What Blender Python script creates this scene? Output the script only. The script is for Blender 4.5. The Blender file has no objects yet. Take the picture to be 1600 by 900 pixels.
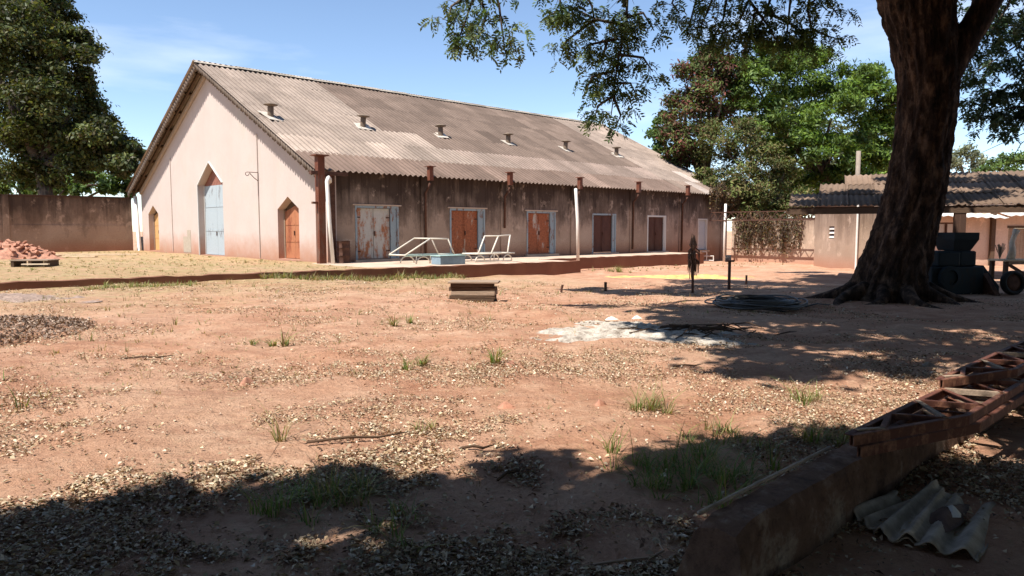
import bpy, bmesh, math, random
import numpy as np
from mathutils import Vector, Matrix, noise as mnoise

random.seed(7); rng = np.random.default_rng(11)
sc = bpy.context.scene
COL = sc.collection

# ------------------------------------------------------------------ camera
FPX = 1130.0; EYE = 1.65; PITCH = math.atan(92/1130)
cd = bpy.data.cameras.new('camera'); cam = bpy.data.objects.new('camera', cd); COL.objects.link(cam)
cd.sensor_width = 36; cd.lens = FPX/1600*36; cd.clip_start = 0.05; cd.clip_end = 3000
cam.location = (0, 0, EYE); cam.rotation_euler = (math.pi/2-PITCH, 0, 0)
sc.camera = cam
# ------------------------------------------------------------------ light
SUN_EL = math.radians(59); SUN_AZ = math.radians(226.4-1.0)       # clockwise from +Y
SUN_DIR = Vector((math.sin(SUN_AZ)*math.cos(SUN_EL), math.cos(SUN_AZ)*math.cos(SUN_EL), math.sin(SUN_EL)))
world = bpy.data.worlds.new('World'); sc.world = world; world.use_nodes = True
wn = world.node_tree.nodes; wl = world.node_tree.links; wn.clear()
wo = wn.new('ShaderNodeOutputWorld'); bg = wn.new('ShaderNodeBackground'); sky = wn.new('ShaderNodeTexSky')
sky.sky_type = 'NISHITA'; sky.sun_disc = False; sky.sun_elevation = SUN_EL; sky.sun_rotation = SUN_AZ
sky.air_density = 1.0; sky.dust_density = 0.0; sky.ozone_density = 1.0; sky.altitude = 1800
bg.inputs['Strength'].default_value = 0.122
tcw = wn.new('ShaderNodeTexCoord'); mpw = wn.new('ShaderNodeMapping'); mpw.inputs['Scale'].default_value = (1.2, 1.2, 5.5)
nzw = wn.new('ShaderNodeTexNoise'); nzw.inputs['Scale'].default_value = 2.1; nzw.inputs['Detail'].default_value = 7
rpw = wn.new('ShaderNodeValToRGB'); rpw.color_ramp.elements[0].position = .54; rpw.color_ramp.elements[1].position = .85
rpw.color_ramp.elements[1].color = (.55, .55, .55, 1)
mxw = wn.new('ShaderNodeMix'); mxw.data_type = 'RGBA'; mxw.inputs[7].default_value = (7.5, 7.7, 8.0, 1)
wl.new(tcw.outputs['Generated'], mpw.inputs[0]); wl.new(mpw.outputs[0], nzw.inputs['Vector']); wl.new(nzw.outputs['Fac'], rpw.inputs[0])
wl.new(rpw.outputs[0], mxw.inputs[0]); wl.new(sky.outputs[0], mxw.inputs[6]); wl.new(mxw.outputs[2], bg.inputs[0]); wl.new(bg.outputs[0], wo.inputs[0])
sd = bpy.data.lights.new('sun', 'SUN'); sun = bpy.data.objects.new('sun', sd); COL.objects.link(sun)
sd.energy = 5.0; sd.angle = math.radians(.53); sd.color = (1, .95, .87)
sun.rotation_euler = SUN_DIR.to_track_quat('Z', 'Y').to_euler()
sc.view_settings.view_transform = 'Standard'; sc.view_settings.look = 'None'
sc.view_settings.exposure = 0.76; sc.view_settings.gamma = 1; sc.view_settings.use_curve_mapping = False

# ------------------------------------------------------------------ frames and measuring
TH = math.atan(1192*math.cos(PITCH)/1130)
UV_ROT = math.pi/2-TH
UX, UY = math.sin(TH), math.cos(TH)          # u: along the warehouse;  v: across it
def W(u, v, z=0.): return Vector((u*UX - v*UY, u*UY + v*UX, z))
def uv(x, y): return x*UX+y*UY, -x*UY+y*UX
def sstep(a, b, x):
    t = np.clip((np.asarray(x, float)-a)/(b-a), 0, 1); return t*t*(3-2*t)
KU = [-200, -30, 2, 9, 13.5, 16.3, 23.5, 43, 60, 300]; KZ = [.25, .25, .22, .2, -.02, -.1, -.24, -.45, -.5, -.5]
def padz(u): return np.interp(u, [-50, 3, 23.5, 60], [.42, .38, .27, .2])
def gz_uv(u, v):
    u = np.asarray(u, float); v = np.asarray(v, float)
    z = np.interp(u, KU, KZ)*sstep(1, 18, v)
    z = z + .022*np.sin(1.3*u+.7*v) + .016*np.sin(2.9*u-1.7*v+1) + .012*np.sin(4.3*v+2.1*u)*np.sin(3.1*u)
    zp = padz(u) + .02*np.sin(1.1*u+.9*v)
    blend = np.where(u > 2.2, (v > 20.53)*1.0, sstep(18.5, 24, v))
    blend = np.where((u < 2.6) & (u > 1.2), sstep(18.5, 24, v)*(2.6-u)/1.4 + (v > 20.53)*(u-1.2)/1.4, blend)
    blend = np.where(u > 14.2, 0, blend)
    return z*(1-blend) + zp*blend
def gz(x, y):
    a = uv(x, y); return float(gz_uv(a[0], a[1]))
cp, sp_ = math.cos(PITCH), math.sin(PITCH)
def ray(px, py):
    a = (px-800)/FPX; b = (450-py)/FPX
    return Vector((a, cp+b*sp_, -sp_+b*cp))
def at(px, py, dz=0.):                        # the spot on the ground seen there in the survey of the place
    z = 0.
    for _ in range(14):
        d = ray(px, py); t = (z+dz-EYE)/d.z; x, y = d.x*t, d.y*t; z = gz(x, y)
    return Vector((x, y, z))
def PY(px, py, Y):
    d = ray(px, py); return Vector((0, 0, EYE)) + d*(Y/d.y)
def gzat(px, py, z):
    d = ray(px, py); t = (z-EYE)/d.z; return Vector((d.x*t, d.y*t, z))

# ------------------------------------------------------------------ mesh helpers
class MB:
    def __init__(s): s.v = []; s.f = []; s.m = []; s.cur = 0
    def add(s, vs, fs):
        o = len(s.v); s.v += [tuple(p) for p in vs]; s.f += [tuple(i+o for i in f) for f in fs]; s.m += [s.cur]*len(fs); return s
    def box(s, c, d, rz=0., M=None):
        x, y, z = [k/2 for k in d]
        vs = [Vector((a*x, b*y, e*z)) for a in (-1, 1) for b in (-1, 1) for e in (-1, 1)]
        R = M if M is not None else Matrix.Rotation(rz, 3, 'Z')
        vs = [R @ p + Vector(c) for p in vs]
        return s.add(vs, [(0, 1, 3, 2), (4, 6, 7, 5), (0, 4, 5, 1), (2, 3, 7, 6), (0, 2, 6, 4), (1, 5, 7, 3)])
    def bb(s, a, b): return s.box([(a[i]+b[i])/2 for i in range(3)], [abs(b[i]-a[i]) for i in range(3)])
    def beam(s, a, b, w, h):
        a = Vector(a); b = Vector(b); d = b-a; q = d.to_track_quat('X', 'Z').to_matrix()
        return s.box((a+b)/2, (d.length, w, h), M=q)
    def tube(s, pts, r, n=8, cap=True):
        pts = [Vector(p) for p in pts]; rs = r if isinstance(r, (list, tuple)) else [r]*len(pts)
        vs = []; prev = None
        for i, p in enumerate(pts):
            t = (pts[min(i+1, len(pts)-1)]-pts[max(i-1, 0)]).normalized()
            if prev is None:
                ax = Vector((0, 0, 1)) if abs(t.z) < .9 else Vector((1, 0, 0)); nx = t.cross(ax).normalized()
            else:
                nx = (prev - t*prev.dot(t)).normalized()
            prev = nx; by = t.cross(nx)
            vs += [p + (nx*math.cos(2*math.pi*k/n)+by*math.sin(2*math.pi*k/n))*rs[i] for k in range(n)]
        fs = [(i*n+k, i*n+(k+1) % n, (i+1)*n+(k+1) % n, (i+1)*n+k) for i in range(len(pts)-1) for k in range(n)]
        if cap: fs += [tuple(range(n-1, -1, -1)), tuple((len(pts)-1)*n+k for k in range(n))]
        return s.add(vs, fs)
    def lathe(s, prof, n=20, c=(0, 0, 0)):
        vs = [(c[0]+r*math.cos(2*math.pi*k/n), c[1]+r*math.sin(2*math.pi*k/n), c[2]+z) for r, z in prof for k in range(n)]
        return s.add(vs, [(i*n+k, i*n+(k+1) % n, (i+1)*n+(k+1) % n, (i+1)*n+k) for i in range(len(prof)-1) for k in range(n)])
    def prism(s, poly, x0, x1):               # polygon in (y,z), run along x
        n = len(poly); vs = [(x0, y, z) for y, z in poly]+[(x1, y, z) for y, z in poly]
        return s.add(vs, [tuple(range(n-1, -1, -1)), tuple(range(n, 2*n))]+[(i, (i+1) % n, n+(i+1) % n, n+i) for i in range(n)])
    def build(s, name, mat, parent=None, loc=None, rz=0., smooth=False, bevel=0.):
        me = bpy.data.meshes.new(name); me.from_pydata(s.v, [], s.f); me.validate()
        for m in (mat if isinstance(mat, list) else [mat]): me.materials.append(m)
        if isinstance(mat, list): me.polygons.foreach_set('material_index', s.m)
        bm = bmesh.new(); bm.from_mesh(me); bmesh.ops.recalc_face_normals(bm, faces=bm.faces); bm.to_mesh(me); bm.free()
        if smooth: me.polygons.foreach_set('use_smooth', [True]*len(me.polygons))
        return link(name, me, parent, loc, rz, bevel)
def link(name, me, parent=None, loc=None, rz=0., bevel=0.):
    o = bpy.data.objects.new(name, me); COL.objects.link(o)
    if parent is not None: o.parent = parent
    if loc is not None: o.location = loc
    if rz: o.rotation_euler[2] = rz
    if bevel:
        b = o.modifiers.new('bevel', 'BEVEL'); b.width = bevel; b.segments = 2; b.limit_method = 'ANGLE'
    return o
def tag(o, label=None, cat=None, group=None, kind=None):
    if label: o['label'] = label
    if cat: o['category'] = cat
    if group: o['group'] = group
    if kind: o['kind'] = kind
    return o
def thing(name, label, cat, loc=(0, 0, 0), rz=0., group=None):
    o = bpy.data.objects.new(name, None); COL.objects.link(o); o.location = loc; o.rotation_euler[2] = rz
    o.empty_display_size = .3
    return tag(o, label, cat, group)
def np_mesh(name, V, F, mat, parent=None, col=None, smooth=False, loc=None):
    me = bpy.data.meshes.new(name); n = len(V); k = F.shape[1]
    me.vertices.add(n); me.vertices.foreach_set('co', np.ascontiguousarray(V, np.float32).ravel())
    me.loops.add(F.size); me.loops.foreach_set('vertex_index', np.ascontiguousarray(F, np.int32).ravel())
    me.polygons.add(len(F)); me.polygons.foreach_set('loop_start', np.arange(0, F.size, k, dtype=np.int32))
    me.update(calc_edges=True)
    if col is not None:
        a = me.color_attributes.new('Col', 'FLOAT_COLOR', 'POINT')
        c4 = np.ones((n, 4), np.float32); c4[:, :3] = col; a.data.foreach_set('color', c4.ravel())
    if smooth: me.polygons.foreach_set('use_smooth', np.ones(len(F), bool))
    me.materials.append(mat)
    return link(name, me, parent, loc)
def unit(a): return a/np.maximum(np.linalg.norm(a, axis=-1, keepdims=True), 1e-9)
def leaf_cards(P, N, T, L, Wd, fold=.15):
    """diamond leaves, folded along the midrib: arrays of centres, normals, long axes, lengths, widths"""
    T = unit(T - N*np.sum(T*N, 1, keepdims=True)); B = np.cross(N, T)
    L = L[:, None]; Wd = Wd[:, None]
    V = np.stack([P-T*L*.5, P+B*Wd*.5+N*Wd*fold, P+T*L*.5-N*L*.06, P-B*Wd*.5+N*Wd*fold], 1).reshape(-1, 3)
    F = np.arange(len(P)*4, dtype=np.int32).reshape(-1, 4)
    return V, F

# ------------------------------------------------------------------ materials
class Mat:
    def __init__(s, name, rough=.85, spec=.2, coord='Object'):
        s.m = bpy.data.materials.new(name); s.m.use_nodes = True; s.n = s.m.node_tree.nodes; s.l = s.m.node_tree.links
        s.b = s.n['Principled BSDF']; s.b.inputs['Roughness'].default_value = rough; s.b.inputs['Specular IOR Level'].default_value = spec
        s.tc = s.n.new('ShaderNodeTexCoord'); s.co = s.tc.outputs[coord]
    def map(s, scale=(1, 1, 1), loc=(0, 0, 0)):
        m = s.n.new('ShaderNodeMapping'); m.inputs['Scale'].default_value = scale; m.inputs['Location'].default_value = loc
        s.l.new(s.co, m.inputs[0]); return m.outputs[0]
    def noise(s, scale, detail=5, rough=.6, stretch=None, loc=(0, 0, 0), dist=0.):
        t = s.n.new('ShaderNodeTexNoise'); t.inputs['Scale'].default_value = scale; t.inputs['Detail'].default_value = detail
        t.inputs['Roughness'].default_value = rough; t.inputs['Distortion'].default_value = dist
        s.l.new(s.map(stretch or (1, 1, 1), loc), t.inputs['Vector']); return t.outputs['Fac']
    def vor(s, scale, stretch=None):
        t = s.n.new('ShaderNodeTexVoronoi'); t.inputs['Scale'].default_value = scale
        s.l.new(s.map(stretch or (1, 1, 1)), t.inputs['Vector']); return t.outputs
    def ramp(s, f, *st):
        r = s.n.new('ShaderNodeValToRGB'); e = r.color_ramp.elements
        while len(e) < len(st): e.new(.5)
        for k, (p, c) in enumerate(st):
            e[k].position = p; e[k].color = (c, c, c, 1) if isinstance(c, (int, float)) else (*c, 1)
        s.l.new(f, r.inputs[0]); return r.outputs[0]
    def mix(s, f, a, b, mode='MIX'):
        x = s.n.new('ShaderNodeMix'); x.data_type = 'RGBA'; x.blend_type = mode
        for i, q in ((0, f), (6, a), (7, b)):
            if hasattr(q, 'links'): s.l.new(q, x.inputs[i])
            elif i == 0: x.inputs[0].default_value = q
            else: x.inputs[i].default_value = (q, q, q, 1) if isinstance(q, (int, float)) else (*q, 1)
        return x.outputs[2]
    def math(s, op, a, b=0.):
        x = s.n.new('ShaderNodeMath'); x.operation = op
        for i, q in ((0, a), (1, b)):
            if hasattr(q, 'links'): s.l.new(q, x.inputs[i])
            else: x.inputs[i].default_value = q
        return x.outputs[0]
    def axis(s, k):
        x = s.n.new('ShaderNodeSeparateXYZ'); s.l.new(s.co, x.inputs[0]); return x.outputs[k]
    def info(s, k):
        x = s.n.new('ShaderNodeObjectInfo'); return x.outputs[k]
    def attr(s, name='Col'):
        x = s.n.new('ShaderNodeVertexColor'); x.layer_name = name; return x.outputs[0]
    def col(s, c):
        if hasattr(c, 'links'): s.l.new(c, s.b.inputs['Base Color'])
        else: s.b.inputs['Base Color'].default_value = (*c, 1)
        return s
    def bump(s, h, strength=.4, dist=.02):
        x = s.n.new('ShaderNodeBump'); x.inputs['Strength'].default_value = strength; x.inputs['Distance'].default_value = dist
        s.l.new(h, x.inputs['Height']); s.l.new(x.outputs[0], s.b.inputs['Normal']); return s
def simple(name, c, rough=.8, var=.25, scale=6., bump=.25, spec=.2, dist=.01, stretch=None):
    m = Mat(name, rough, spec); f = m.noise(scale, 6, .65, stretch)
    lo = tuple(k*(1-var) for k in c); hi = tuple(min(1, k*(1+var)) for k in c)
    m.col(m.ramp(f, (.3, lo), (.7, hi)))
    if bump: m.bump(m.noise(scale*4, 6, .7, stretch), bump, dist)
    return m.m
def peeling(name, paint, rust, amount, scale=3., rough=.7, stretch=(1, 1, .34), loc=(0, 0, 0)):
    m = Mat(name, rough, .25)
    f = m.noise(scale, 8, .65, stretch, loc); g = m.noise(scale*6, 5, .7)
    k = m.math('ADD', f, m.math('MULTIPLY', m.math('SUBTRACT', g, .5), .25))
    mask = m.ramp(k, (1-amount-.04, 0.), (1-amount+.04, 1.))
    rc = m.ramp(g, (.3, tuple(c*.55 for c in rust)), (.7, tuple(c*1.35 for c in rust)))
    m.col(m.mix(mask, m.ramp(g, (.3, tuple(c*.82 for c in paint)), (.7, paint)), rc)); m.bump(k, .3, .01)
    return m.m
def leafmat(name, trans=.35, rough=.55, gain=1.):
    m = Mat(name, rough, .35); c = m.attr(); m.col(c)
    t = m.n.new('ShaderNodeBsdfTranslucent'); mx = m.n.new('ShaderNodeMixShader'); mx.inputs[0].default_value = trans
    h = m.mix(1., c, (1.25, 1.2, .5), 'MULTIPLY'); m.l.new(h, t.inputs[0])
    out = m.n['Material Output']; m.l.new(m.b.outputs[0], mx.inputs[1]); m.l.new(t.outputs[0], mx.inputs[2]); m.l.new(mx.outputs[0], out.inputs[0])
    return m.m

# ground: red earth, sandy patches, old litter, greenish where weeds grow near the warehouse
def ground_mat():
    m = Mat('red_earth', .95, .1)
    big = m.noise(.22, 6, .6, None, (3, 1, 0)); mid = m.noise(1.5, 8, .68, None, (0, 4, 2), .6); fine = m.noise(14, 8, .75); speck = m.noise(55, 4, .7); speck2 = m.noise(34, 3, .8, None, (9, 2, 1))
    c = m.ramp(mid, (.3, (.38, .178, .105)), (.48, (.53, .285, .178)), (.68, (.66, .42, .285)))
    c = m.mix(m.ramp(big, (.42, 0.), (.62, .55)), c, (.62, .42, .29))
    c = m.mix(m.ramp(fine, (.3, .5), (.55, 0.)), c, (.25, .115, .07))
    c = m.mix(m.ramp(speck, (.62, 0.), (.7, .5)), c, (.66, .52, .38))
    c = m.mix(m.ramp(speck2, (.28, .65), (.36, 0.)), c, (.12, .07, .045))
    c = m.mix(m.ramp(m.noise(.8, 8, .7, (1, 2.2, 1), (5, 2, 9), 1.2), (.5, 0.), (.62, .55)), c, (.37, .19, .122))
    c = m.mix(m.ramp(m.noise(2.8, 7, .72, (1.4, 1, 1), (1, 12, 4), .5), (.58, 0.), (.7, .5)), c, (.44, .33, .2))
    # weedy, dry-grass soil on and before the terrace
    mp = m.n.new('ShaderNodeMapping'); mp.vector_type = 'POINT'; mp.inputs['Rotation'].default_value = (0, 0, -UV_ROT); m.l.new(m.co, mp.inputs[0])
    sx = m.n.new('ShaderNodeSeparateXYZ'); m.l.new(mp.outputs[0], sx.inputs[0])
    vv = m.math('ADD', sx.outputs[1], m.math('MULTIPLY', m.math('SUBTRACT', m.noise(.5, 5), .5), 9))
    near = m.ramp(m.math('DIVIDE', vv, 60.), (13/60, 0.), (20/60, .8), (26/60, .85))
    uu = m.ramp(m.math('DIVIDE', sx.outputs[0], 60.), (15/60, 1.), (22/60, 0.))
    weed = m.math('MULTIPLY', m.math('MULTIPLY', near, uu), m.ramp(m.noise(2.2, 7, .7, None, (7, 7, 0)), (.36, .1), (.6, 1.)))
    c = m.mix(weed, c, m.ramp(m.noise(7, 5), (.35, (.22, .19, .075)), (.65, (.48, .39, .2))))
    m.col(c)
    h = m.math('ADD', m.math('MULTIPLY', mid, .5), m.math('ADD', m.math('MULTIPLY', fine, .5), m.math('MULTIPLY', speck, .25)))
    h = m.math('ADD', h, m.math('MULTIPLY', m.noise(5, 6, .7, None, (2, 8, 3), .8), .6)); m.bump(h, 1., .09)
    return m.m
M_ground = ground_mat()
M_gable = None
def gable_mat():
    m = Mat('pink_plaster', .9, .15)
    n1 = m.noise(.6, 6, .6); n2 = m.noise(9, 6, .7); z = m.axis(2)
    c = m.ramp(n1, (.3, (.5, .412, .37)), (.7, (.55, .458, .415)))
    zz = m.math('ADD', z, m.math('MULTIPLY', m.math('SUBTRACT', m.noise(1.6, 6, .7), .5), 1.1))
    c = m.mix(m.ramp(m.math('DIVIDE', zz, 3.), (.02, .9), (.2, .5), (.4, 0.)), c, (.4, .2, .125))
    st = m.noise(1.1, 5, .6, (1, 1, .13)); c = m.mix(m.ramp(st, (.58, 0.), (.74, .3)), c, (.45, .4, .32))
    c = m.mix(m.ramp(n2, (.3, .4), (.42, 0.)), c, (.42, .34, .29))
    c = m.mix(m.ramp(m.noise(.45, 6, .65, None, (4, 9, 3)), (.55, 0.), (.7, .45)), c, (.44, .41, .33))
    ck = m.vor(.55)[0]; c = m.mix(m.ramp(m.noise(2.6, 9, .8, (1, 1, .5), (1, 5, 8)), (.495, 0.), (.5, .35), (.505, 0.)), c, (.3, .24, .2))
    m.col(c); m.bump(n2, .12, .01); return m.m
M_gable = gable_mat()
def mould_mat(name, base, base2, dark, lowz, ztop, amt=1.):
    m = Mat(name, .95, .1); z = m.axis(2)
    n = m.noise(1.0, 9, .68, (1, 1, .6)); st = m.noise(2.4, 8, .7, (1, 1, .16), (3, 3, 3)); b2 = m.noise(.5, 4, .5, None, (8, 1, 0)); fi = m.noise(12, 7, .75)
    c = m.ramp(b2, (.35, base), (.65, base2))
    c = m.mix(m.ramp(fi, (.3, .4), (.5, 0.)), c, tuple(k*.55 for k in base))
    h = m.math('ADD', m.math('MULTIPLY', z, 1/ztop), m.math('MULTIPLY', m.math('SUBTRACT', n, .5), 1.3))
    h = m.math('ADD', h, m.math('MULTIPLY', m.math('SUBTRACT', st, .5), .8))
    c = m.mix(m.ramp(h, (.42, 0.), (.62, .5*amt), (.95, .92*amt)), c, dark)
    c = m.mix(m.ramp(m.noise(1.7, 8, .7, (1, 1, .8), (5, 9, 2)), (.58, 0.), (.66, .55)), c, tuple(min(1, k*1.35) for k in base2))
    dr = m.math('ADD', m.noise(5, 6, .65, (1, 1, .045), (2, 6, 1)), m.math('MULTIPLY', m.math('SUBTRACT', m.math('MULTIPLY', z, 1/ztop), .7), .3))
    c = m.mix(m.ramp(dr, (.55, 0.), (.68, .75*amt)), c, dark)
    c = m.mix(m.ramp(m.noise(8, 5, .7, (1, 1, .06), (7, 1, 4)), (.62, 0.), (.72, .4)), c, tuple(min(1, k*1.25) for k in base2))
    zz = m.math('ADD', z, m.math('MULTIPLY', m.math('SUBTRACT', fi, .5), .9))
    c = m.mix(m.ramp(m.math('DIVIDE', zz, 3.), (0., .8), (.08, .6), (.26, 0.)), c, lowz)
    m.col(c); m.bump(m.math('ADD', m.math('MULTIPLY', fi, .6), n), .3, .02); return m.m
M_longwall = mould_mat('mouldy_plaster', (.31, .225, .172), (.43, .33, .262), (.042, .028, .023), (.25, .12, .075), 3.3)
M_leftwall = mould_mat('stained_wall', (.27, .175, .125), (.37, .26, .195), (.05, .032, .025), (.28, .115, .07), 3.3, .95)
M_rightwall = mould_mat('old_rendered_wall', (.4, .29, .215), (.5, .38, .295), (.1, .065, .047), (.45, .22, .14), 3.2, .7)
def sheet_mat(WL=0.):
    m = Mat('fibre_cement', .95, .1); oc = m.info('Color'); m.co = m.n.new('ShaderNodeNewGeometry').outputs['Position']
    n = m.noise(.7, 8, .7); f = m.noise(11, 6, .75)
    rnd = m.info('Random'); t = m.mix(1., oc, m.ramp(rnd, (0., .88), (1., 1.1)), 'MULTIPLY')
    c = m.mix(1., t, m.ramp(n, (.3, .72), (.7, 1.16)), 'MULTIPLY')
    c = m.mix(m.ramp(f, (.54, 0.), (.7, .55)), c, (.085, .068, .055))
    if WL:  # dark trough dirt, also standing in for shading of the corrugation
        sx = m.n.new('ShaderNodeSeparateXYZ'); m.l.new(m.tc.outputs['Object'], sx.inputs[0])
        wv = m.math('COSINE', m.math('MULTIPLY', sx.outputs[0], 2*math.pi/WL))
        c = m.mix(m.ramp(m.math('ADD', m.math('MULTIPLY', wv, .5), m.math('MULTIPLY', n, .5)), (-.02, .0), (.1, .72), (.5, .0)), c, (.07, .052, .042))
    m.col(c); m.bump(f, .25, .01); return m.m
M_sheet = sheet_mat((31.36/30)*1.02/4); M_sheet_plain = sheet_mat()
M_rust = peeling('rusty_steel', (.16, .085, .06), (.15, .05, .028), .55, 4)
M_rust_dark = simple('dark_rust', (.09, .045, .032), .85, .4, 8, .3)
M_rust_truss = peeling('red_oxide_steel', (.12, .045, .03), (.22, .1, .06), .45, 5)
M_white_pipe = simple('white_pvc', (.74, .70, .64), .45, .08, 5, .05, .4)
M_white_paint = peeling('old_white_paint', (.66, .64, .6), (.3, .17, .1), .3, 8)
M_blue_frame = peeling('pale_blue_paint', (.3, .37, .41), (.2, .1, .065), .42, 5)
M_concrete = simple('dusty_concrete', (.5, .38, .29), .95, .22, 1.4, .35)
M_kerb = mould_mat('earthy_kerb', (.13, .065, .042), (.18, .095, .062), (.06, .035, .026), (.25, .11, .07), 1.2, .8)
M_wood = simple('grey_timber', (.3, .22, .16), .85, .35, 5, .4, .2, .01, (1, 12, 12))
M_wood_dark = simple('dark_timber', (.09, .055, .035), .85, .4, 5, .4, .2, .01, (1, 12, 12))
M_black = simple('black_hose', (.075, .072, .07), .5, .3, 4, .05, .5)
M_bark = None
def bark_mat(name, a, b, c, sc_=5.):
    m = Mat(name, .95, .15); n = m.noise(sc_, 9, .72, (1, 1, .28)); k = m.noise(sc_*.35, 5, .6, None, (2, 2, 2)); f = m.noise(sc_*6, 6, .75)
    x = m.ramp(n, (.38, a), (.52, b), (.64, c)); x = m.mix(m.ramp(k, (.56, 0.), (.72, .5)), x, tuple(min(1, q*1.5) for q in c))
    x = m.mix(m.ramp(f, (.3, .6), (.48, 0.)), x, a)
    m.col(x); m.bump(m.math('ADD', n, m.math('MULTIPLY', f, .5)), 1., .1); return m.m
M_bark = bark_mat('big_tree_bark', (.014, .009, .007), (.06, .037, .027), (.2, .125, .085))  # pale flecks brightened in the bark colour to read as sunlit specks
M_bark2 = bark_mat('plain_bark', (.06, .045, .035), (.12, .09, .07), (.2, .16, .12), 3.)
M_leaf = leafmat('leaf_green'); M_leaf_dry = leafmat('leaf_dry', .2, .8); M_grass = leafmat('grass_blade', .35, .6)
M_litter = leafmat('leaf_litter', .05, .9)
M_ash = None
def ash_mat():
    m = Mat('ash', 1., .05); n = m.noise(5, 9, .75); f = m.noise(30, 5, .8)
    c = m.ramp(n, (.32, (.16, .125, .1)), (.48, (.44, .38, .32)), (.64, (.66, .6, .52)))
    c = m.mix(m.ramp(f, (.36, .7), (.46, 0.)), c, (.06, .05, .045)); m.col(c); m.bump(n, .8, .06); return m.m
M_ash = ash_mat()
M_sand = simple('yellow_sand', (.6, .4, .15), .95, .35, 3, .4)
M_gravel = simple('grey_gravel', (.3, .22, .18), .95, .4, 14, .6, .1, .03)
M_brickred = simple('broken_brick', (.4, .2, .135), .95, .45, 6, .4)
M_fibro = simple('fibre_cement_broken', (.34, .28, .225), .95, .4, 9, .45, .1)
M_dirtpan = simple('caked_mud', (.12, .075, .06), .95, .5, 9, .6)
M_dark_machine = peeling('dark_blue_machine', (.008, .016, .021), (.016, .013, .011), .4, 3)
M_rubber = simple('rubber', (.02, .02, .02), .7, .2, 10, .1)
M_beige = mould_mat('beige_house_wall', (.6, .44, .34), (.66, .5, .4), (.34, .23, .17), (.4, .22, .15), 4., .45)
M_lit_wood = simple('sunlit_table_wood', (.55, .42, .28), .8, .25, 4, .3, .2, .01, (1, 10, 10))  # table-top boards given a sunlit tone in the colour itself
M_beamtop = None
def beam_mat():
    m = Mat('old_concrete_beam', .95, .1); n = m.noise(3, 8, .7); f = m.noise(22, 7, .75)
    c = m.ramp(n, (.34, (.08, .047, .035)), (.52, (.17, .1, .07)), (.68, (.32, .25, .2)))
    c = m.mix(m.ramp(f, (.35, .6), (.5, 0.)), c, (.05, .032, .026)); m.col(c); m.bump(m.math('ADD', n, f), .6, .03); return m.m
M_beamtop = beam_mat()

# ================================================================== SETTING
def lines(*seg):
    out = []
    for a, b, s in seg: out += list(np.arange(a, b-1e-6, s))
    return np.array(out+[seg[-1][1]])
gu = lines((-500, -60, 40), (-60, -12, 2), (-12, -3, .5), (-3, 17, .13), (17, 46, .35), (46, 90, 3), (90, 700, 60))
gv = lines((-500, -40, 40), (-40, -8, 2), (-8, -2, .5), (-2, 14, .13), (14, 20.5, .2), (20.5, 20.56, .06), (20.56, 26, .3), (26, 52, 1), (52, 90, 4), (90, 700, 60))
GU, GV = np.meshgrid(gu, gv, indexing='ij'); GZ = gz_uv(GU, GV)
mz = np.zeros_like(GZ)
nearm = (GU > -3) & (GU < 17) & (GV > -2) & (GV < 20.4)
for i, j in zip(*np.nonzero(nearm)):
    p = (GU[i, j], GV[i, j], 0.); mz[i, j] = .022*mnoise.noise(Vector(p)*2.3)+.013*mnoise.noise(Vector(p)*6.1)
GZ = GZ+mz
V = np.stack([GU*UX-GV*UY, GU*UY+GV*UX, GZ], -1).reshape(-1, 3)
nu, nv = GU.shape; I = np.arange(nu*nv).reshape(nu, nv)
F = np.stack([I[:-1, :-1], I[1:, :-1], I[1:, 1:], I[:-1, 1:]], -1).reshape(-1, 4)
tag(np_mesh('ground', V, F, M_ground, smooth=True), kind='structure')

# concrete platform along the long wall (two steps) and the kerb of the terrace
m = MB()
def slab(u0, u1, v0, v1):
    n = 18; vs = []; rag = lambda k: .03*math.sin(k*2.1)+.025*math.sin(k*5.3)
    for k in range(n+1):
        u_ = u0+(u1-u0)*k/n; z = float(padz(u_))
        vs += [W(u_, v0+rag(u_), z+.004*math.sin(u_*3)), W(u_, v1, z+.02), W(u_, v0+rag(u_)+.02, -.9), W(u_, v1, -.9)]
    fs = []
    for k in range(n):
        a = 4*k; b = a+4; fs += [(a, b, b+1, a+1), (a+2, b+2, b, a), (a+1, b+1, b+3, a+3)]
    fs += [(0, 1, 3, 2), (4*n, 4*n+2, 4*n+3, 4*n+1)]
    m.add(vs, fs)
slab(13.6, 23.5, 20.75, 25.48); slab(23.5, 37.2, 23.05, 25.48)
tag(m.build('platform', M_concrete), kind='structure')
m = MB()
def kerb(u0, u1, v0, v1, n, zfun):
    vs = []
    for k in range(n+1):
        u_ = u0+(u1-u0)*k/n; z = zfun(u_)+.012*math.sin(u_*4.1)+.01*math.sin(u_*9.7); r = .02*math.sin(u_*3.3)
        vs += [W(u_, v0+r, z), W(u_, v1, z+.004), W(u_, v0+r+.02, z-1.2), W(u_, v1, z-1.2)]
    fs = []
    for k in range(n):
        a = 4*k; b = a+4; fs += [(a, b, b+1, a+1), (a+2, b+2, b, a), (a+1, b+1, b+3, a+3)]
    fs += [(0, 1, 3, 2), (4*n, 4*n+2, 4*n+3, 4*n+1)]
    m.add(vs, fs)
kerb(2.4, 23.56, 20.46, 20.74, 70, lambda q: float(padz(q))+.015)
tag(m.build('kerb', M_kerb), kind='structure')
m = MB(); kerb(23.58, 37.2, 22.86, 23.04, 40, lambda q: float(padz(q))+.006)
tag(m.build('platform_edge', M_kerb), kind='structure')

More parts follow.
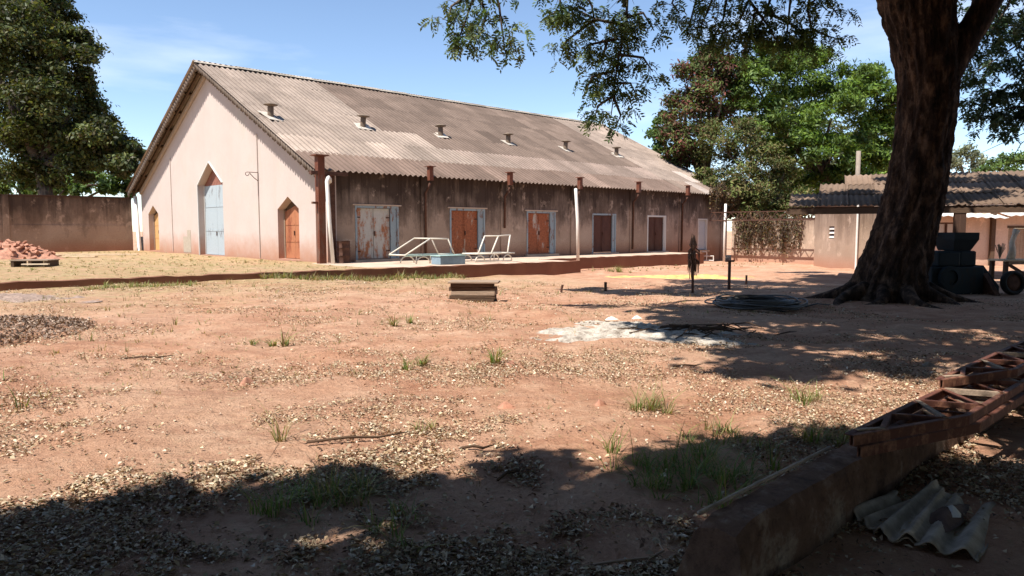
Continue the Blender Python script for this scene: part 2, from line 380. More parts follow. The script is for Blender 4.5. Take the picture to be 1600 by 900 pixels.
# ================================================================== WAREHOUSE
BU, BV, BZ = 14.3, 25.5, .3
LEN, DEP, RID = 30.0, 22.55, 11.25
E_Y, E_Z, R_Z = -.42, 3.58, 9.45
SLOPE = math.atan2(R_Z-E_Z, RID-E_Y)
def roof_h(y): return E_Z+(y-E_Y)*math.tan(SLOPE) if y <= RID else R_Z-(y-RID)*math.tan(SLOPE)
wh = thing('warehouse', 'long pink-gabled warehouse with corrugated roof and mould-stained side wall', 'warehouse', W(BU, BV, BZ), UV_ROT)
# gable wall with three pointed openings
def gable(x, thick, holes, name, mat):
    bm = bmesh.new()
    def loop(pts):
        vs = [bm.verts.new((x, y, z)) for y, z in pts]
        return [bm.edges.new((vs[i], vs[(i+1) % len(vs)])) for i in range(len(vs))]
    ed = loop([(0, -.4), (DEP, -.4), (DEP, roof_h(DEP)-.12), (RID, R_Z-.14), (0, roof_h(0)-.12)])
    for h in holes: ed += loop(h)
    bmesh.ops.triangle_fill(bm, use_beauty=True, edges=ed)
    r = bmesh.ops.extrude_face_region(bm, geom=bm.faces[:])
    for g_ in r['geom']:
        if isinstance(g_, bmesh.types.BMVert): g_.co.x += thick
    bmesh.ops.recalc_face_normals(bm, faces=bm.faces)
    me = bpy.data.meshes.new(name); bm.to_mesh(me); bm.free(); me.materials.append(mat)
    return link(name, me, wh)
def pent(y0, y1, zs, za, zb=.0): return [(y0, zb), (y1, zb), (y1, zs), ((y0+y1)/2, za), (y0, zs)]
H_R = pent(2.3, 4.22, 2.2, 2.72, .08); H_M = pent(10.05, 13.25, 3.62, 4.72, .02); H_L = pent(19.55, 21.3, 2.25, 2.75, .08)
gw = gable(0., .42, [H_R, H_M, H_L], 'gable_wall', M_gable); gw['label'] = 'sunlit pink plaster gable wall with three pointed openings'
gable(LEN-.3, .3, [], 'rear_gable_wall', M_longwall)
# long wall pieces around door openings: (x0, x1, z0, z1)
DOORS = [(1.25, 3.35, .12, 2.3), (6.1, 8.2, .12, 2.28), (10.95, 13.05, .1, 2.24), (15.95, 18.0, .06, 2.2), (20.95, 22.85, .04, 2.16), (26.4, 27.5, .0, 2.02)]
m = MB(); x = .42
for (a, b, z0, z1) in DOORS:
    m.bb((x, 0, -.8), (a, .28, 3.66)); m.bb((a, 0, z1), (b, .28, 3.66)); m.bb((a, 0, -.8), (b, .28, z0)); x = b
m.bb((x, 0, -.8), (LEN-.3, .28, 3.66))
lw = m.build('side_wall', M_longwall, wh); lw['label'] = 'dark mould-stained side wall in the shade'
MB().bb((.42, DEP-.28, -.4), (LEN-.3, DEP, roof_h(DEP)-.12)).build('rear_wall', M_longwall, wh)
# pilasters on the side wall
for x_ in (4.66, 9.35, 14.35, 19.4, 24.4, 29.3):
    MB().bb((x_-.17, -.07, -.7), (x_+.17, -.003, 3.6)).build('pilaster', M_longwall, wh)
# side doors
door_paints = [((.52, .5, .46), (.34, .14, .07), .47, 1.6, (4, 1, 2)), ((.5, .42, .33), (.3, .1, .045), .56, 1.9, (1, 7, 0)), ((.5, .43, .37), (.31, .1, .045), .58, 1.7, (6, 1, 5)),
               ((.1, .042, .03), (.075, .03, .022), .5, 3, (0, 0, 0)), ((.1, .05, .036), (.08, .034, .024), .5, 3, (2, 0, 0)), ((.52, .56, .6), (.3, .2, .15), .34, 3, (5, 0, 0))]
for i, (a, b, z0, z1) in enumerate(DOORS):
    fr = MB(); wf = .09; wr = .3 if i in (0, 1, 2) else (.2 if i == 3 else .1)
    fr.bb((a, -.02, z0), (a+wf, .2, z1)); fr.bb((b-wf, -.02, z0), (b, .2, z1)); fr.bb((a+wf, -.018, z1-wf), (b-wf, .2, z1))
    if i < 5: fr.bb((b-wf-wr, .02, z0), (b-wf-.002, .09, z1-wf-.002))
    d = fr.build('door', M_blue_frame if i in (0, 1, 2, 3) else M_white_paint, wh)
    d['label'] = ['double door with peeling white and rust paint nearest the gable', 'rust-streaked double door behind the metal frames', 'rust-red double door in the middle of the wall',
                  'dark brown double door past the free-standing white pipe', 'dark brown door beside the last weeds', 'narrow pale door at the far end'][i]
    dm = peeling('door_paint', *door_paints[i][:3], scale=door_paints[i][3], loc=door_paints[i][4])
    b2 = b-wf-(wr if i < 5 else 0); a2 = a+wf; mid = (a2+b2)/2
    for (p, q) in ((a2, mid), (mid, b2)) if i < 5 else ((a2, b2),):
        lf = MB(); lf.bb((p+.008, .1, z0+.02), (q-.008, .14, z1-wf-.01))
        for zz in (z0+.02, (z0+z1)/2-.05, z1-wf-.09): lf.bb((p+.02, .085, zz), (q-.02, .099, zz+.07))
        for xx in (p+.02, q-.08): lf.bb((xx, .087, z0+.095), (xx+.06, .0995, z1-wf-.095))
        lo_ = lf.build('door_leaf', dm, d)
        for zz in (z0+.3, z1-.5): hx = p+.01 if p == a2 else q-.19; MB().bb((hx, .075, zz), (hx+.18, .0845, zz+.05)).build('hinge', M_rust_dark, d)
    h = MB(); h.bb((mid+.03 if i < 5 else a2+.08, .04, z0+.95), (mid+.07 if i < 5 else a2+.12, .084, z0+1.15)); h.build('door_handle', M_rust_dark, d)
    MB().bb((a-.1, -.16, z0-.11), (b+.1, -.004, z0-.005)).build('door_sill', M_concrete, wh)
    if i < 3: MB().bb((a-.12, -.05, z1+.004), (b+.12, -.003, z1+.06)).build('door_lintel', M_concrete, wh)
# gable doors, set back in their reveals
def gdoor(y0, y1, zs, za, zb, paint, rust, amt, tri, split, label, pointed=False, scale=2.):
    dm = peeling('gable_door_paint', paint, rust, amt, scale, loc=(y0, 3, 1)); X = .34
    fr = MB(); w = .07
    fr.bb((X-.06, y0, zb), (X+.02, y0+w, zs)); fr.bb((X-.06, y1-w, zb), (X+.02, y1, zs))
    d = fr.build('door', M_white_paint if tri else M_wood, wh); d['label'] = label
    ymid = (y0+y1)/2
    for s in (0, 1):
        p, q = (y0+w, ymid-.006) if s == 0 else (ymid+.006, y1-w)
        lf = MB()
        if pointed:
            za2 = zs+(za-zs)*.45; pe = [(p, zb+.02), (q, zb+.02), (q, zs-.1 if s else za2-.1), (p, za2-.1 if s else zs-.1)]
        else: pe = [(p, zb+.02), (q, zb+.02), (q, zs-.05), (p, zs-.05)]
        lf.prism(pe, X-.02, X+.04)
        for zz in (zb+.02, zb+(zs-zb)*.34, zb+(zs-zb)*.68): lf.bb((X-.035, p+.02, zz), (X-.0215, q-.02, zz+.06))
        lf.build('door_leaf', dm, d)
    MB().prism([(y0+.01, zs-.045), (y1-.01, zs-.045), (y1-.01, zs-.01), (ymid, za-.02), (y0+.01, zs-.01)], X-.005, X+.03).build('door_tympanum', tri or M_wood_dark, d)
    h = MB(); h.bb((X-.07, ymid+.02, zb+1.0), (X-.037, ymid+.06, zb+1.2)); h.build('door_handle', M_rust_dark, d)
gdoor(2.3, 4.22, 2.2, 2.72, .08, (.42, .17, .085), (.27, .09, .045), .42, None, True, 'rusty orange double door beside the corner pipe', True)
gdoor(10.05, 13.25, 3.62, 4.72, .02, (.4, .46, .49), (.2, .2, .21), .38, simple('brown_tympanum', (.25, .11, .08), .9, .2), True, 'tall pale blue double door under a pointed arch', False, 3.2)
gdoor(19.55, 21.3, 2.25, 2.75, .08, (.62, .36, .15), (.4, .2, .08), .4, None, True, 'yellowish wooden door near the left corner', True)
# raised pale edging round the tall middle opening
m = MB()
for (p, q) in (((13.25, 0.), (13.25, 3.62)), ((13.25, 3.62), (11.65, 4.72)), ((11.65, 4.72), (10.05, 3.62))):
    m.beam((-.025, p[0], p[1]), (-.025, q[0], q[1]), .06, .05)
m.build('opening_edging', M_white_paint, wh)
# roof frame, sheets, ridge
m = MB()
for k in range(8):
    t = (k+.15)/7.5; y_ = E_Y+.25+(RID-E_Y-.3)*t; z_ = roof_h(y_)-.13
    m.box((LEN/2, y_, z_), (LEN+.9, .07, .12), M=Matrix.Rotation(SLOPE, 3, 'X'))
    m.box((LEN/2, 2*RID-y_, z_), (LEN+.9, .07, .12), M=Matrix.Rotation(-SLOPE, 3, 'X'))
for x_ in (-.38, LEN+.3):
    for s in (1, -1):
        m.beam((x_, RID-s*(RID-E_Y-.05), E_Z-.2), (x_, RID, R_Z-.2), .07, .14)
roof = m.build('roof', M_wood_dark, wh); roof['label'] = 'corrugated fibre-cement roof of pale and dark sheets'
NROW, NCOL = 7, 30; SL = math.hypot(RID-E_Y, R_Z-E_Z); RL = SL/NROW; X0, X1 = -.76, LEN+.6; CW = (X1-X0)/NCOL
def wave_sheet(width, length, waves, amp, seg=4, lip=.015, zoff=0.):
    nx = waves*seg; vs = []
    for r, (yy, dz) in enumerate(((0, 0), (length, 0), (0, -lip))):
        for k in range(nx+1): vs.append((width*k/nx, yy, amp*math.cos(2*math.pi*k/seg*1.0)+dz+zoff))
    n1 = nx+1; fs = [(k, k+1, n1+k+1, n1+k) for k in range(nx)]+[(2*n1+k, 2*n1+k+1, k+1, k) for k in range(nx)]
    return vs, fs
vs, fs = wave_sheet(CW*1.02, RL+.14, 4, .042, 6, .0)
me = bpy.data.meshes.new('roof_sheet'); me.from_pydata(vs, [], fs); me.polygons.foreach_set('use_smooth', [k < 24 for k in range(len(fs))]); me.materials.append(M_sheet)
rr = random.Random(5)
def sheet_col(c, r):
    if r == 0: b = (.24, .175, .14) if c < 24 else (.32, .25, .2)
    elif c < 6 + (r < 3)*(3-r)*1.5: b = (.38, .315, .26)
    elif c >= 24: b = (.38, .31, .255)
    elif r == 1: b = (.36, .29, .24) if c < 12 else (.33, .26, .215)
    else: b = (.22, .168, .135)
    if c >= 24 and r <= 2 and rr.random() < .12: b = (.55, .48, .42)
    k = rr.uniform(.86, 1.14)*(1 if rr.random() > .06 else rr.choice((.72, 1.25))); k *= .84; return (b[0]*k*1.04, b[1]*k*.99, b[2]*k*.98, 1)
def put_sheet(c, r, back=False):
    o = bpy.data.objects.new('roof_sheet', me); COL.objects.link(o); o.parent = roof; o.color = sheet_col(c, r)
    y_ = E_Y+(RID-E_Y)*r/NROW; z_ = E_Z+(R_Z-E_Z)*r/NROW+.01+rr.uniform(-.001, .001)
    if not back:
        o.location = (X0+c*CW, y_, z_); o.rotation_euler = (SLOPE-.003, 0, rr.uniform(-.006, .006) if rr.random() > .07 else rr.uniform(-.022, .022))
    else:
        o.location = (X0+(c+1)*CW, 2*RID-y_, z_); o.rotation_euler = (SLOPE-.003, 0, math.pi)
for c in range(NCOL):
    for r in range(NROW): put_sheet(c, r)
for c in range(2):
    for r in range(NROW): put_sheet(c, r, True)
m = MB()
for r in range(NROW):
    w_ = X1-(X0+2*CW); vs, fs = wave_sheet(w_, RL+.14, int(round(w_/CW*6)), .024)
    T = Matrix.Translation((X1, 2*RID-(E_Y+(RID-E_Y)*r/NROW), E_Z+(R_Z-E_Z)*r/NROW+.018)) @ Matrix.Rotation(math.pi, 4, 'Z') @ Matrix.Rotation(SLOPE-.003, 4, 'X')
    m.add([T @ Vector(p) for p in vs], fs)
bs = m.build('rear_roof_slope', M_sheet_plain, roof, smooth=True); bs.color = (.27, .21, .17, 1)
# ridge caps, a little uneven
cap = MB(); cap.prism([(-.24, -.105), (-.2, -.07), (0, .045), (.2, -.07), (.24, -.105), (.2, -.09), (0, .015), (-.2, -.09)], 0, 1.09)
capo = cap.build('ridge_cap', M_sheet_plain, roof); capme = capo.data
for k in range(NCOL):
    o = capo if k == 0 else bpy.data.objects.new('ridge_cap', capme)
    if k: COL.objects.link(o); o.parent = roof
    o.location = (X0+k*CW-.01, RID+rr.uniform(-.01, .01), R_Z+.08+rr.uniform(-.008, .012)); o.rotation_euler[1] = rr.uniform(-.012, .004)
    q = rr.uniform(.85, 1.1); o.color = (.46*q, .4*q, .33*q, 1)
# scalloped closing strip under the verge sheets
for s in (1, -1):
    m = MB(); n = 300; vs = []
    for k in range(n+1):
        t = k/n; y_ = RID-s*(RID-E_Y-.02)*(1-t); z_ = E_Z+(R_Z-E_Z)*t
        xx = -.66+.045*math.cos(t*SL/.24*2*math.pi); hh = .32+.03*math.sin(k*1.7)
        vs += [(xx, y_, z_-.02), (xx+.02, y_, z_-hh)]
    m.add(vs, [(2*k, 2*k+2, 2*k+3, 2*k+1) for k in range(n)])
    o = m.build('verge_strip', M_sheet_plain, wh, smooth=True); o.color = (.2, .155, .125, 1)
    o.modifiers.new('t', 'SOLIDIFY').thickness = .012
    MB().beam((-.08, RID-s*(RID-.1), roof_h(.1)-.3), (-.08, RID-s*.05, R_Z-.32), .12, .22).build('verge_board', simple('grey_render', (.4, .33, .29), .9, .15), wh)
# roof vents
def vent(x_, y_):
    z_ = roof_h(y_)
    p = MB(); p.tube([(0, 0, -.1), (0, 0, .5)], .13, 12)
    v_ = p.build('roof_vent', simple('vent_pipe', (.17, .125, .09), .9, .3), wh, (x_, y_, z_), smooth=False)
    MB().lathe([(.0, .62), (.1, .61), (.3, .545), (.31, .52), (.14, .47), (.0, .46)], 14).build('vent_cap', simple('vent_cap_metal', (.2, .15, .11), .85, .3), v_, smooth=True)
    f = MB(); f.box((0, 0, .05), (.7+rr.uniform(-.1, .1), .85+rr.uniform(-.15, .15), .02), M=Matrix.Rotation(SLOPE, 3, 'X')); f.build('vent_flashing', simple('pale_mortar', (.52, .46, .39), .95, .25), v_); v_.rotation_euler = (rr.uniform(-.05, .05), rr.uniform(-.05, .05), rr.uniform(-.3, .3))
for k, x_ in enumerate((.05, 4.66, 9.35, 14.19, 18.98, 24.0)): vent(x_, 4.75)
# rust-red hopper heads with drain pipes along the eave
for k, (x_, low) in enumerate(((4.66, .0), (9.35, 1.4), (14.35, 2.6), (19.4, .2), (24.4, .0))):
    p = MB(); p.bb((x_-.1, -.6, 3.42), (x_+.1, -.4, 4.0)); p.bb((x_-.18, -.67, 4.0), (x_+.18, -.33, 4.03)); p.build('rain_hopper', M_rust, wh)
    p = MB(); p.tube([(x_, -.5, 3.32), (x_, -.3, 3.05), (x_, -.14, 2.9), (x_, -.13, low)], .055, 8); p.build('drain_pipe', M_rust_dark, wh, smooth=True)
# corner post of rusted steel with its cap and gutter end
p = MB(); p.bb((-.68, -.62, -.15), (-.4, -.36, 4.1)); p.bb((-.82, -.72, 4.1), (-.26, -.26, 4.14)); p.bb((-.398, -.58, 3.3), (-.1, -.4, 3.42)); p.bb((-.9, -.58, 2.3), (-.682, -.46, 2.38))
p.build('corner_post', M_rust, wh)
p = MB(); p.bb((-.96, -.61, 3.4), (LEN*.02, -.43, 3.53)); p.build('gutter', M_rust_dark, wh)
p = MB(); p.bb((.02, -.3, -.2), (.2, -.003, 3.5)); p.build('corner_channel', M_rust_dark, wh)
p = MB(); p.tube([(.1, -.1, 3.1), (-.1, -.45, 3.26), (-.3, -.7, 3.3), (-.4, -.76, 3.15), (-.35, -.8, 1.6), (-.26, -.86, -.05)], .075, 12); p.build('downpipe', M_white_pipe, wh, smooth=True)
p = MB(); p.tube([(-.3, DEP+.12, 3.35), (-.2, DEP-.02, 0.0), (-.5, DEP-.05, -.06)], .11, 10); p.build('downpipe', M_white_pipe, wh, smooth=True)
# conduits and the lamp bracket on the gable
p = MB(); p.tube([(-.03, 6.0, .05), (-.03, 6.03, 5.6)], .018, 6); p.build('conduit', simple('grey_conduit', (.42, .35, .3), .8, .1), wh)
p = MB(); p.tube([(-.03, 17.2, .1), (-.03, 17.2, 5.3)], .02, 6); p.build('conduit', simple('pale_conduit', (.55, .47, .41), .8, .1), wh)
p = MB(); p.tube([(-.03, 6.0, 3.5), (-.2, 6.0, 3.62), (-.42, 6.0, 3.84)], .016, 6); p.tube([(-.03, 6.0, 3.87), (-.52, 6.0, 3.87)], .016, 6)
p.tube([(-.52+.08*math.cos(a), 6.0, 3.79+.08*math.sin(a)) for a in np.linspace(1.5, 6.4, 12)], .014, 6); p.build('lamp_bracket', M_rust_dark, wh)
# mended rectangles of grey plaster low on the gable
p = MB(); p.bb((-.012, 14.5, .1), (-.003, 15.6, .95)); p.bb((-.012, 14.5, .955), (-.003, 15.0, 1.3)); p.build('plaster_patch', simple('grey_patch', (.4, .34, .27), .9, .12), wh)

# ================================================================== BOUNDARY WALLS
lw_ = thing('boundary_wall', 'tall stained brown wall joining the warehouse on the left', 'wall', W(14.0, 48.4, .3), UV_ROT)
for k in range(5):
    x1 = -k*6.6; x0 = x1-6.6
    if k == 0: x1 = 0
    MB().bb((x0+.16, 0, -.5), (x1-.16, .2, 1.58)).build('wall_panel', M_leftwall, lw_)
    MB().bb((x0+.16, .035, 1.5), (x1-.16, .19, 3.2)).build('wall_panel', M_leftwall, lw_)
    MB().bb((x0-.15, -.06, -.5), (x0+.15, .24, 3.26)).build('pillar', M_leftwall, lw_)
    MB().bb((x0+.16, -.04, 3.202), (x1-.16, .26, 3.29)).build('coping', M_kerb, lw_)
rw = thing('boundary_wall', 'old rendered wall hung with dry vines between warehouse and block shed', 'wall', W(43.0, 24.4, -.5), UV_ROT)
MB().bb((0, -7.4, -.4), (.22, 0, 2.75)).build('wall_panel', M_rightwall, rw)
MB().bb((-.03, -7.4, 2.752), (.25, 0, 2.83)).build('coping', M_kerb, rw)
# far strip closing the side beyond the warehouse
# lattice girder along the wall
lg = thing('lattice_girder', 'thin rusty lattice girder running above the vine-covered wall', 'girder', W(41.6, 25.2, 2.2), UV_ROT)
MB().beam((0, 0, 0), (0, -9.2, 0), .07, .07).build('chord', M_rust_dark, lg); MB().beam((0, 0, .52), (0, -9.2, .52), .05, .05).build('chord', M_rust_dark, lg)
zz_ = MB()
for k in range(15): a = -k*.6; zz_.beam((0, a, .03), (0, a-.3, .5), .03, .03); zz_.beam((0, a-.3, .5), (0, a-.6, .03), .03, .03)
zz_.build('lacing', M_rust_dark, lg)
pt = at(1131, 409); po = MB().tube([(0, 0, -.3), (0.0, 0, 1.9), (.03, 0, 3.68)], .075, 10).build('white_post', M_white_pipe, None, pt, smooth=True)
tag(po, 'slim white post at the far corner of the warehouse', 'post')
# shed block with a vent
a = at(1271, 415); b = at(1339, 421); dirv = (b-a); ang = math.atan2(dirv.y, dirv.x); wid = dirv.length
sh = thing('block_shed', 'pale concrete block shed with a small louvred vent', 'shed', a, ang)
HS = 3.15
# face pieces round the vent opening
vx0, vx1, vz0, vz1 = wid*.36, wid*.36+.72, 1.55, 2.2
m = MB(); m.bb((0, 0, -.4), (vx0, .2, HS)); m.bb((vx1, 0, -.4), (wid, .2, HS)); m.bb((vx0, 0, -.4), (vx1, .2, vz0)); m.bb((vx0, 0, vz1), (vx1, .2, HS))
m.bb((0, .2, -.4), (.2, 3, HS)); m.bb((wid-.2, .2, -.4), (wid, 3, HS)); m.build('wall', M_rightwall, sh)
MB().bb((-.08, -.06, HS+.002), (wid+.08, 3.05, HS+.1)).build('roof_slab', M_kerb, sh)
for k in range(3): MB().box(((vx0+vx1)/2, .06, vz0+.1+k*.22), (vx1-vx0-.01, .03, .16), M=Matrix.Rotation(-.6, 3, 'X')).build('louvre', M_white_paint, sh)
MB().tube([(wid+.08, -.1, -.3), (wid+.08, -.1, HS+.3)], .05, 8).build('drain_pipe', M_white_pipe, sh)
MB().bb((wid+.2, .6, -.4), (wid+2.6, .8, HS)).build('side_wall', M_rightwall, sh)
MB().bb((wid+.35, .55, -.3), (wid+.95, .598, 2.1)).build('side_door', M_rust_dark, sh)
po = PY(1338, 330, 44); o = MB().tube([(0, 0, -2.8), (0, 0, 3.6)], .13, 10).build('utility_pole', simple('grey_pole', (.26, .21, .17), .9, .2), None, po, smooth=True)
tag(o, 'plain grey pole rising behind the open canopy roof', 'pole')

# ================================================================== RIGHT-HAND CANOPY, HOUSE, MACHINE, TABLE
GC = gz(13, 24)
cn = thing('canopy', 'open shelter with sagging corrugated roof behind the big trunk', 'canopy', (10.35, 26.9, GC), -.42)
ez = 2.46-GC
rows = 3; cw_ = .95; ncol = 13; rise = 1.4; run = 5.4; sl = math.atan2(rise, run); rlen = math.hypot(rise, run)/rows
vs, fs = wave_sheet(cw_*1.08, rlen+.3, 5, .03); cme = bpy.data.meshes.new('roof_sheet'); cme.from_pydata(vs, [], fs); cme.polygons.foreach_set('use_smooth', [k < 20 for k in range(len(fs))]); cme.materials.append(M_sheet_plain)
m = MB()
for k in range(5): x0_ = 3.3*k/4.2*.95; m.box(((x0_+11.7)/2, .1+run*k/4.2, ez-.08+rise*k/4.2), (11.7-x0_, .08, .14))
for xk in (4.2, 7.2, 10.2): m.beam((xk, -.1, ez-.22), (xk, run, ez-.22+rise), .08, .14)
crf = m.build('roof', M_wood_dark, cn)
for c in range(ncol):
    for r in range(rows):
        lead = 3.3*(r/rows)                    # the left verge runs back at a slant
        if c*cw_ < lead-.6: continue
        o = bpy.data.objects.new('roof_sheet', cme); COL.objects.link(o); o.parent = crf
        o.location = (c*cw_-.1+rr.uniform(-.02, .02), run*r/rows-.25, ez+rise*r/rows+.03+rr.uniform(-.012, .012))
        o.rotation_euler = (sl-.012+rr.uniform(-.008, .008), rr.uniform(-.01, .01), rr.uniform(-.025, .025)); q = rr.uniform(.6, 1.1); o.color = (.24*q, .165*q, .12*q, 1)
MB().box((5.8, -.16, ez-.16), (11.9, .06, .22)).build('fascia', M_wood_dark, cn)
for xk, yk in ((5.35, .0), (11.0, .0), (6.0, 4.8), (11.0, 4.8)):
    MB().bb((xk-.17, yk-.17, -.3), (xk+.17, yk+.17, ez-.25 + (rise*yk/run if yk else 0))).build('post', M_kerb, cn)
# house behind
hs = thing('house', 'low beige house with white awning sheets behind the shelter', 'house', (19.5, 37.5, gz(22, 37)-.05), -.04)
hw = [(0, 3.45), (4.55, 5.95), (7.05, 14)]
m = MB()
m.bb((-1.5, 0, -.4), (2.3, .25, 3.3)); m.bb((2.3, 0, -.4), (3.5, .25, 1.35)); m.bb((2.3, 0, 2.35), (3.5, .25, 3.3)); m.bb((3.5, 0, -.4), (6.0, .25, 3.3)); m.bb((6.0, 0, 2.05), (7.0, .25, 3.3)); m.bb((7.0, 0, -.4), (14, .25, 3.3)); m.bb((-1.5, .25, -.4), (-1.2, 6, 3.3)); m.build('wall', M_beige, hs)
w_ = MB(); w_.bb((2.3, .02, 1.35), (3.5, .08, 1.43)); w_.bb((2.3, .02, 2.27), (3.5, .08, 2.35)); w_.bb((2.3, .02, 1.43), (2.38, .08, 2.27)); w_.bb((3.42, .02, 1.43), (3.5, .08, 2.27)); w_.bb((2.86, .02, 1.43), (2.94, .08, 2.27)); wo_ = w_.build('window', M_rust_dark, hs)
MB().bb((2.38, .1, 1.43), (3.42, .12, 2.27)).build('pane', Mat('dusty_glass', .2, .5).col((.45, .36, .3)).m, wo_)
d_ = MB(); d_.bb((5.94, -.05, 2.05), (7.06, .0, 2.17)); d_ = d_.build('door', M_wood_dark, hs)
for k in range(6): MB().bb((6.01+k*.165, .08, -.2), (6.165+k*.165, .12, 2.045)).build('door_plank', M_wood, d_)
MB().bb((5.05, -.2, -.4), (5.25, -.02, 3.2)).build('post', M_wood_dark, hs)
MB().bb((-1.7, -.05, 3.31), (14.2, 6.2, 3.4)).build('roof_slab', M_kerb, hs)
for k in range(6):
    o = bpy.data.objects.new('awning_sheet', cme); COL.objects.link(o); o.parent = hs; o.location = (-1.0+k*2.1, -.95, 2.62+.05*(k % 2)); o.scale = (2.15, .5, 1); o.rotation_euler = (.22, .03*(k % 3-1), 0); o.color = (.95, .9, .83, 1)
# machine with a tall frame, under the shelter
mp = at(1502, 462); mc = thing('machine', 'dark blue workshop machine standing under the shelter beside the trunk', 'machine', (mp.x, mp.y+.6, mp.z), .15)
m = MB(); m.bb((-.75, -.35, 0), (.75, .5, .72)); m.build('base_cabinet', M_dark_machine, mc, bevel=.03)
MB().bb((-.55, -.3, .722), (.1, .45, 1.12)).build('gear_housing', M_dark_machine, mc, bevel=.05)
m = MB(); m.lathe([(.0, 0), (.3, 0), (.3, .1), (.2, .11), (.2, .07), (0, .07)], 24); o = m.build('flywheel', M_dark_machine, mc, (-.3, -.36, .45)); o.rotation_euler = (math.pi/2, 0, 0)
m = MB(); n4 = [(-.05, -.2), (.45, -.2), (.45, .35), (-.05, .35)]; n5 = [(-.12, -.3), (.6, -.3), (.6, .45), (-.12, .45)]
m.add([(x_, y_, 1.13) for x_, y_ in n4]+[(x_, y_, 1.42) for x_, y_ in n5]+[(x_, y_, 1.6) for x_, y_ in n5], [(0, 1, 5, 4), (1, 2, 6, 5), (2, 3, 7, 6), (3, 0, 4, 7), (4, 5, 9, 8), (5, 6, 10, 9), (6, 7, 11, 10), (7, 4, 8, 11), (0, 3, 2, 1)]); m.build('hopper', M_dark_machine, mc)
MB().bb((.1, -.25, .722), (.6, .4, 1.128)).build('mill_housing', M_dark_machine, mc, bevel=.05)
m = MB(); m.add([(.76, -.3, .2), (.76, .3, .2), (1.25, .3, .02), (1.25, -.3, .02), (.76, -.3, .75), (.76, .3, .75), (1.25, .3, .2), (1.25, -.3, .2)], [(0, 1, 2, 3), (4, 7, 6, 5), (0, 3, 7, 4), (1, 5, 6, 2), (2, 6, 7, 3), (0, 4, 5, 1)]); m.build('outlet_chute', M_dark_machine, mc)
m = MB(); m.tube([(-.7, .3, .7), (-.72, .32, 1.5), (-.5, .34, 1.62), (.0, .34, 1.5)], .035, 8); m.build('pipe', M_rust_dark, mc, smooth=True)
MB().prism([(-.3, .0), (-.75, .0), (-.3, .55)], .76, .9).build('side_bracket', M_rust_dark, mc)
m = MB(); m.tube([(-.72, .1, .722), (-.72, .1, 1.35), (-.5, .1, 1.4)], .04, 8); m.build('lever', M_rust_dark, mc)
# ladder-like rack between trunk and machine
rk = thing('metal_rack', 'small rusty barred rack seen between trunk and machine', 'rack', at(1470, 452)+Vector((0, 1.6, 0)), .1)
for x_ in (-.45, .45): MB().bb((x_-.03, -.03, 0), (x_+.03, .03, 1.7)).build('upright', M_rust_dark, rk)
for k in range(5): MB().bb((-.42, -.02, .25+k*.33), (.42, .02, .3+k*.33)).build('shelf_bar', M_rust_dark, rk)
# table
tp = at(1592, 449); tb = thing('work_table', 'rough plank table in a patch of sun beside the house door', 'table', tp, .05)
for k in range(3): MB().bb((-.75, -.35+k*.235, .78), (1.3, -.125+k*.235, .83)).build('table_plank', M_lit_wood, tb)
for (x_, y_) in ((-.65, -.28), (-.65, .28), (1.15, -.28), (1.15, .28)): MB().bb((x_-.05, y_-.05, -.1), (x_+.05, y_+.05, .778)).build('leg', M_wood_dark, tb)
MB().beam((-.6, -.26, .72), (.4, -.26, .12), .06, .08).build('brace', M_wood_dark, tb)
MB().bb((-.7, -.3, .69), (1.25, -.24, .775)).build('apron', M_wood, tb)
# dried bundle and bottle-gourd-like driftwood on the table
db = MB()
for k in range(26):
    a = rr.uniform(0, 6.28); s = rr.uniform(.02, .16); h = rr.uniform(.28, .5)
    db.tube([(0, 0, .0), (s*.4*math.cos(a), s*.4*math.sin(a), h*.5), (s*math.cos(a), s*math.sin(a), h)], [.008, .008, .014], 4)
tag(db.build('twig_broom', M_wood, None, tp+Vector((-.78+.1, -.1, .832))), 'upright bundle of brown twigs at the end of the table', 'broom')
dw = MB().tube([(0, 0, 0), (.05, 0, .25), (.02, 0, .5), (.09, .0, .72), (.14, 0, .86)], [.12, .09, .07, .07, .1], 9)
tag(dw.build('driftwood', simple('bleached_wood', (.62, .53, .42), .9, .25, 9, .5), None, tp+Vector((-.3, 0, .832)), smooth=True), 'pale crooked piece of wood standing on the table', 'wood')
wp = at(1581, 462); wb = thing('wheel', 'black rubber wheel leaning in the shade below the table', 'wheel', wp, 0)
o = MB().lathe([(.22, -.07), (.28, -.09), (.31, -.05), (.31, .05), (.28, .09), (.22, .07), (.22, -.07)], 24).build('tyre', M_rubber, wb, (0, 0, .3), smooth=True); o.rotation_euler = (1.45, 0, .1)
o = MB().lathe([(0, -.03), (.1, -.05), (.225, -.02), (.225, .02), (.1, .05), (0, .03)], 24).build('rim', M_rust_dark, wb, (0, 0, .3), smooth=True); o.rotation_euler = (1.45, 0, .1)

# ================================================================== THINGS ON THE PLATFORM AND TERRACE
PZ = float(padz(17))
def onplat(px, py): return gzat(px, py, PZ)
def tubes(name, segs, r, mat, parent):
    for s in segs: MB().tube(s, r, 7).build(name, mat, parent, smooth=True)
o = onplat(672, 412); f1 = thing('tube_frame', 'pale bent-tube metal frame with sloping sides beside the blue box', 'frame', o, UV_ROT)
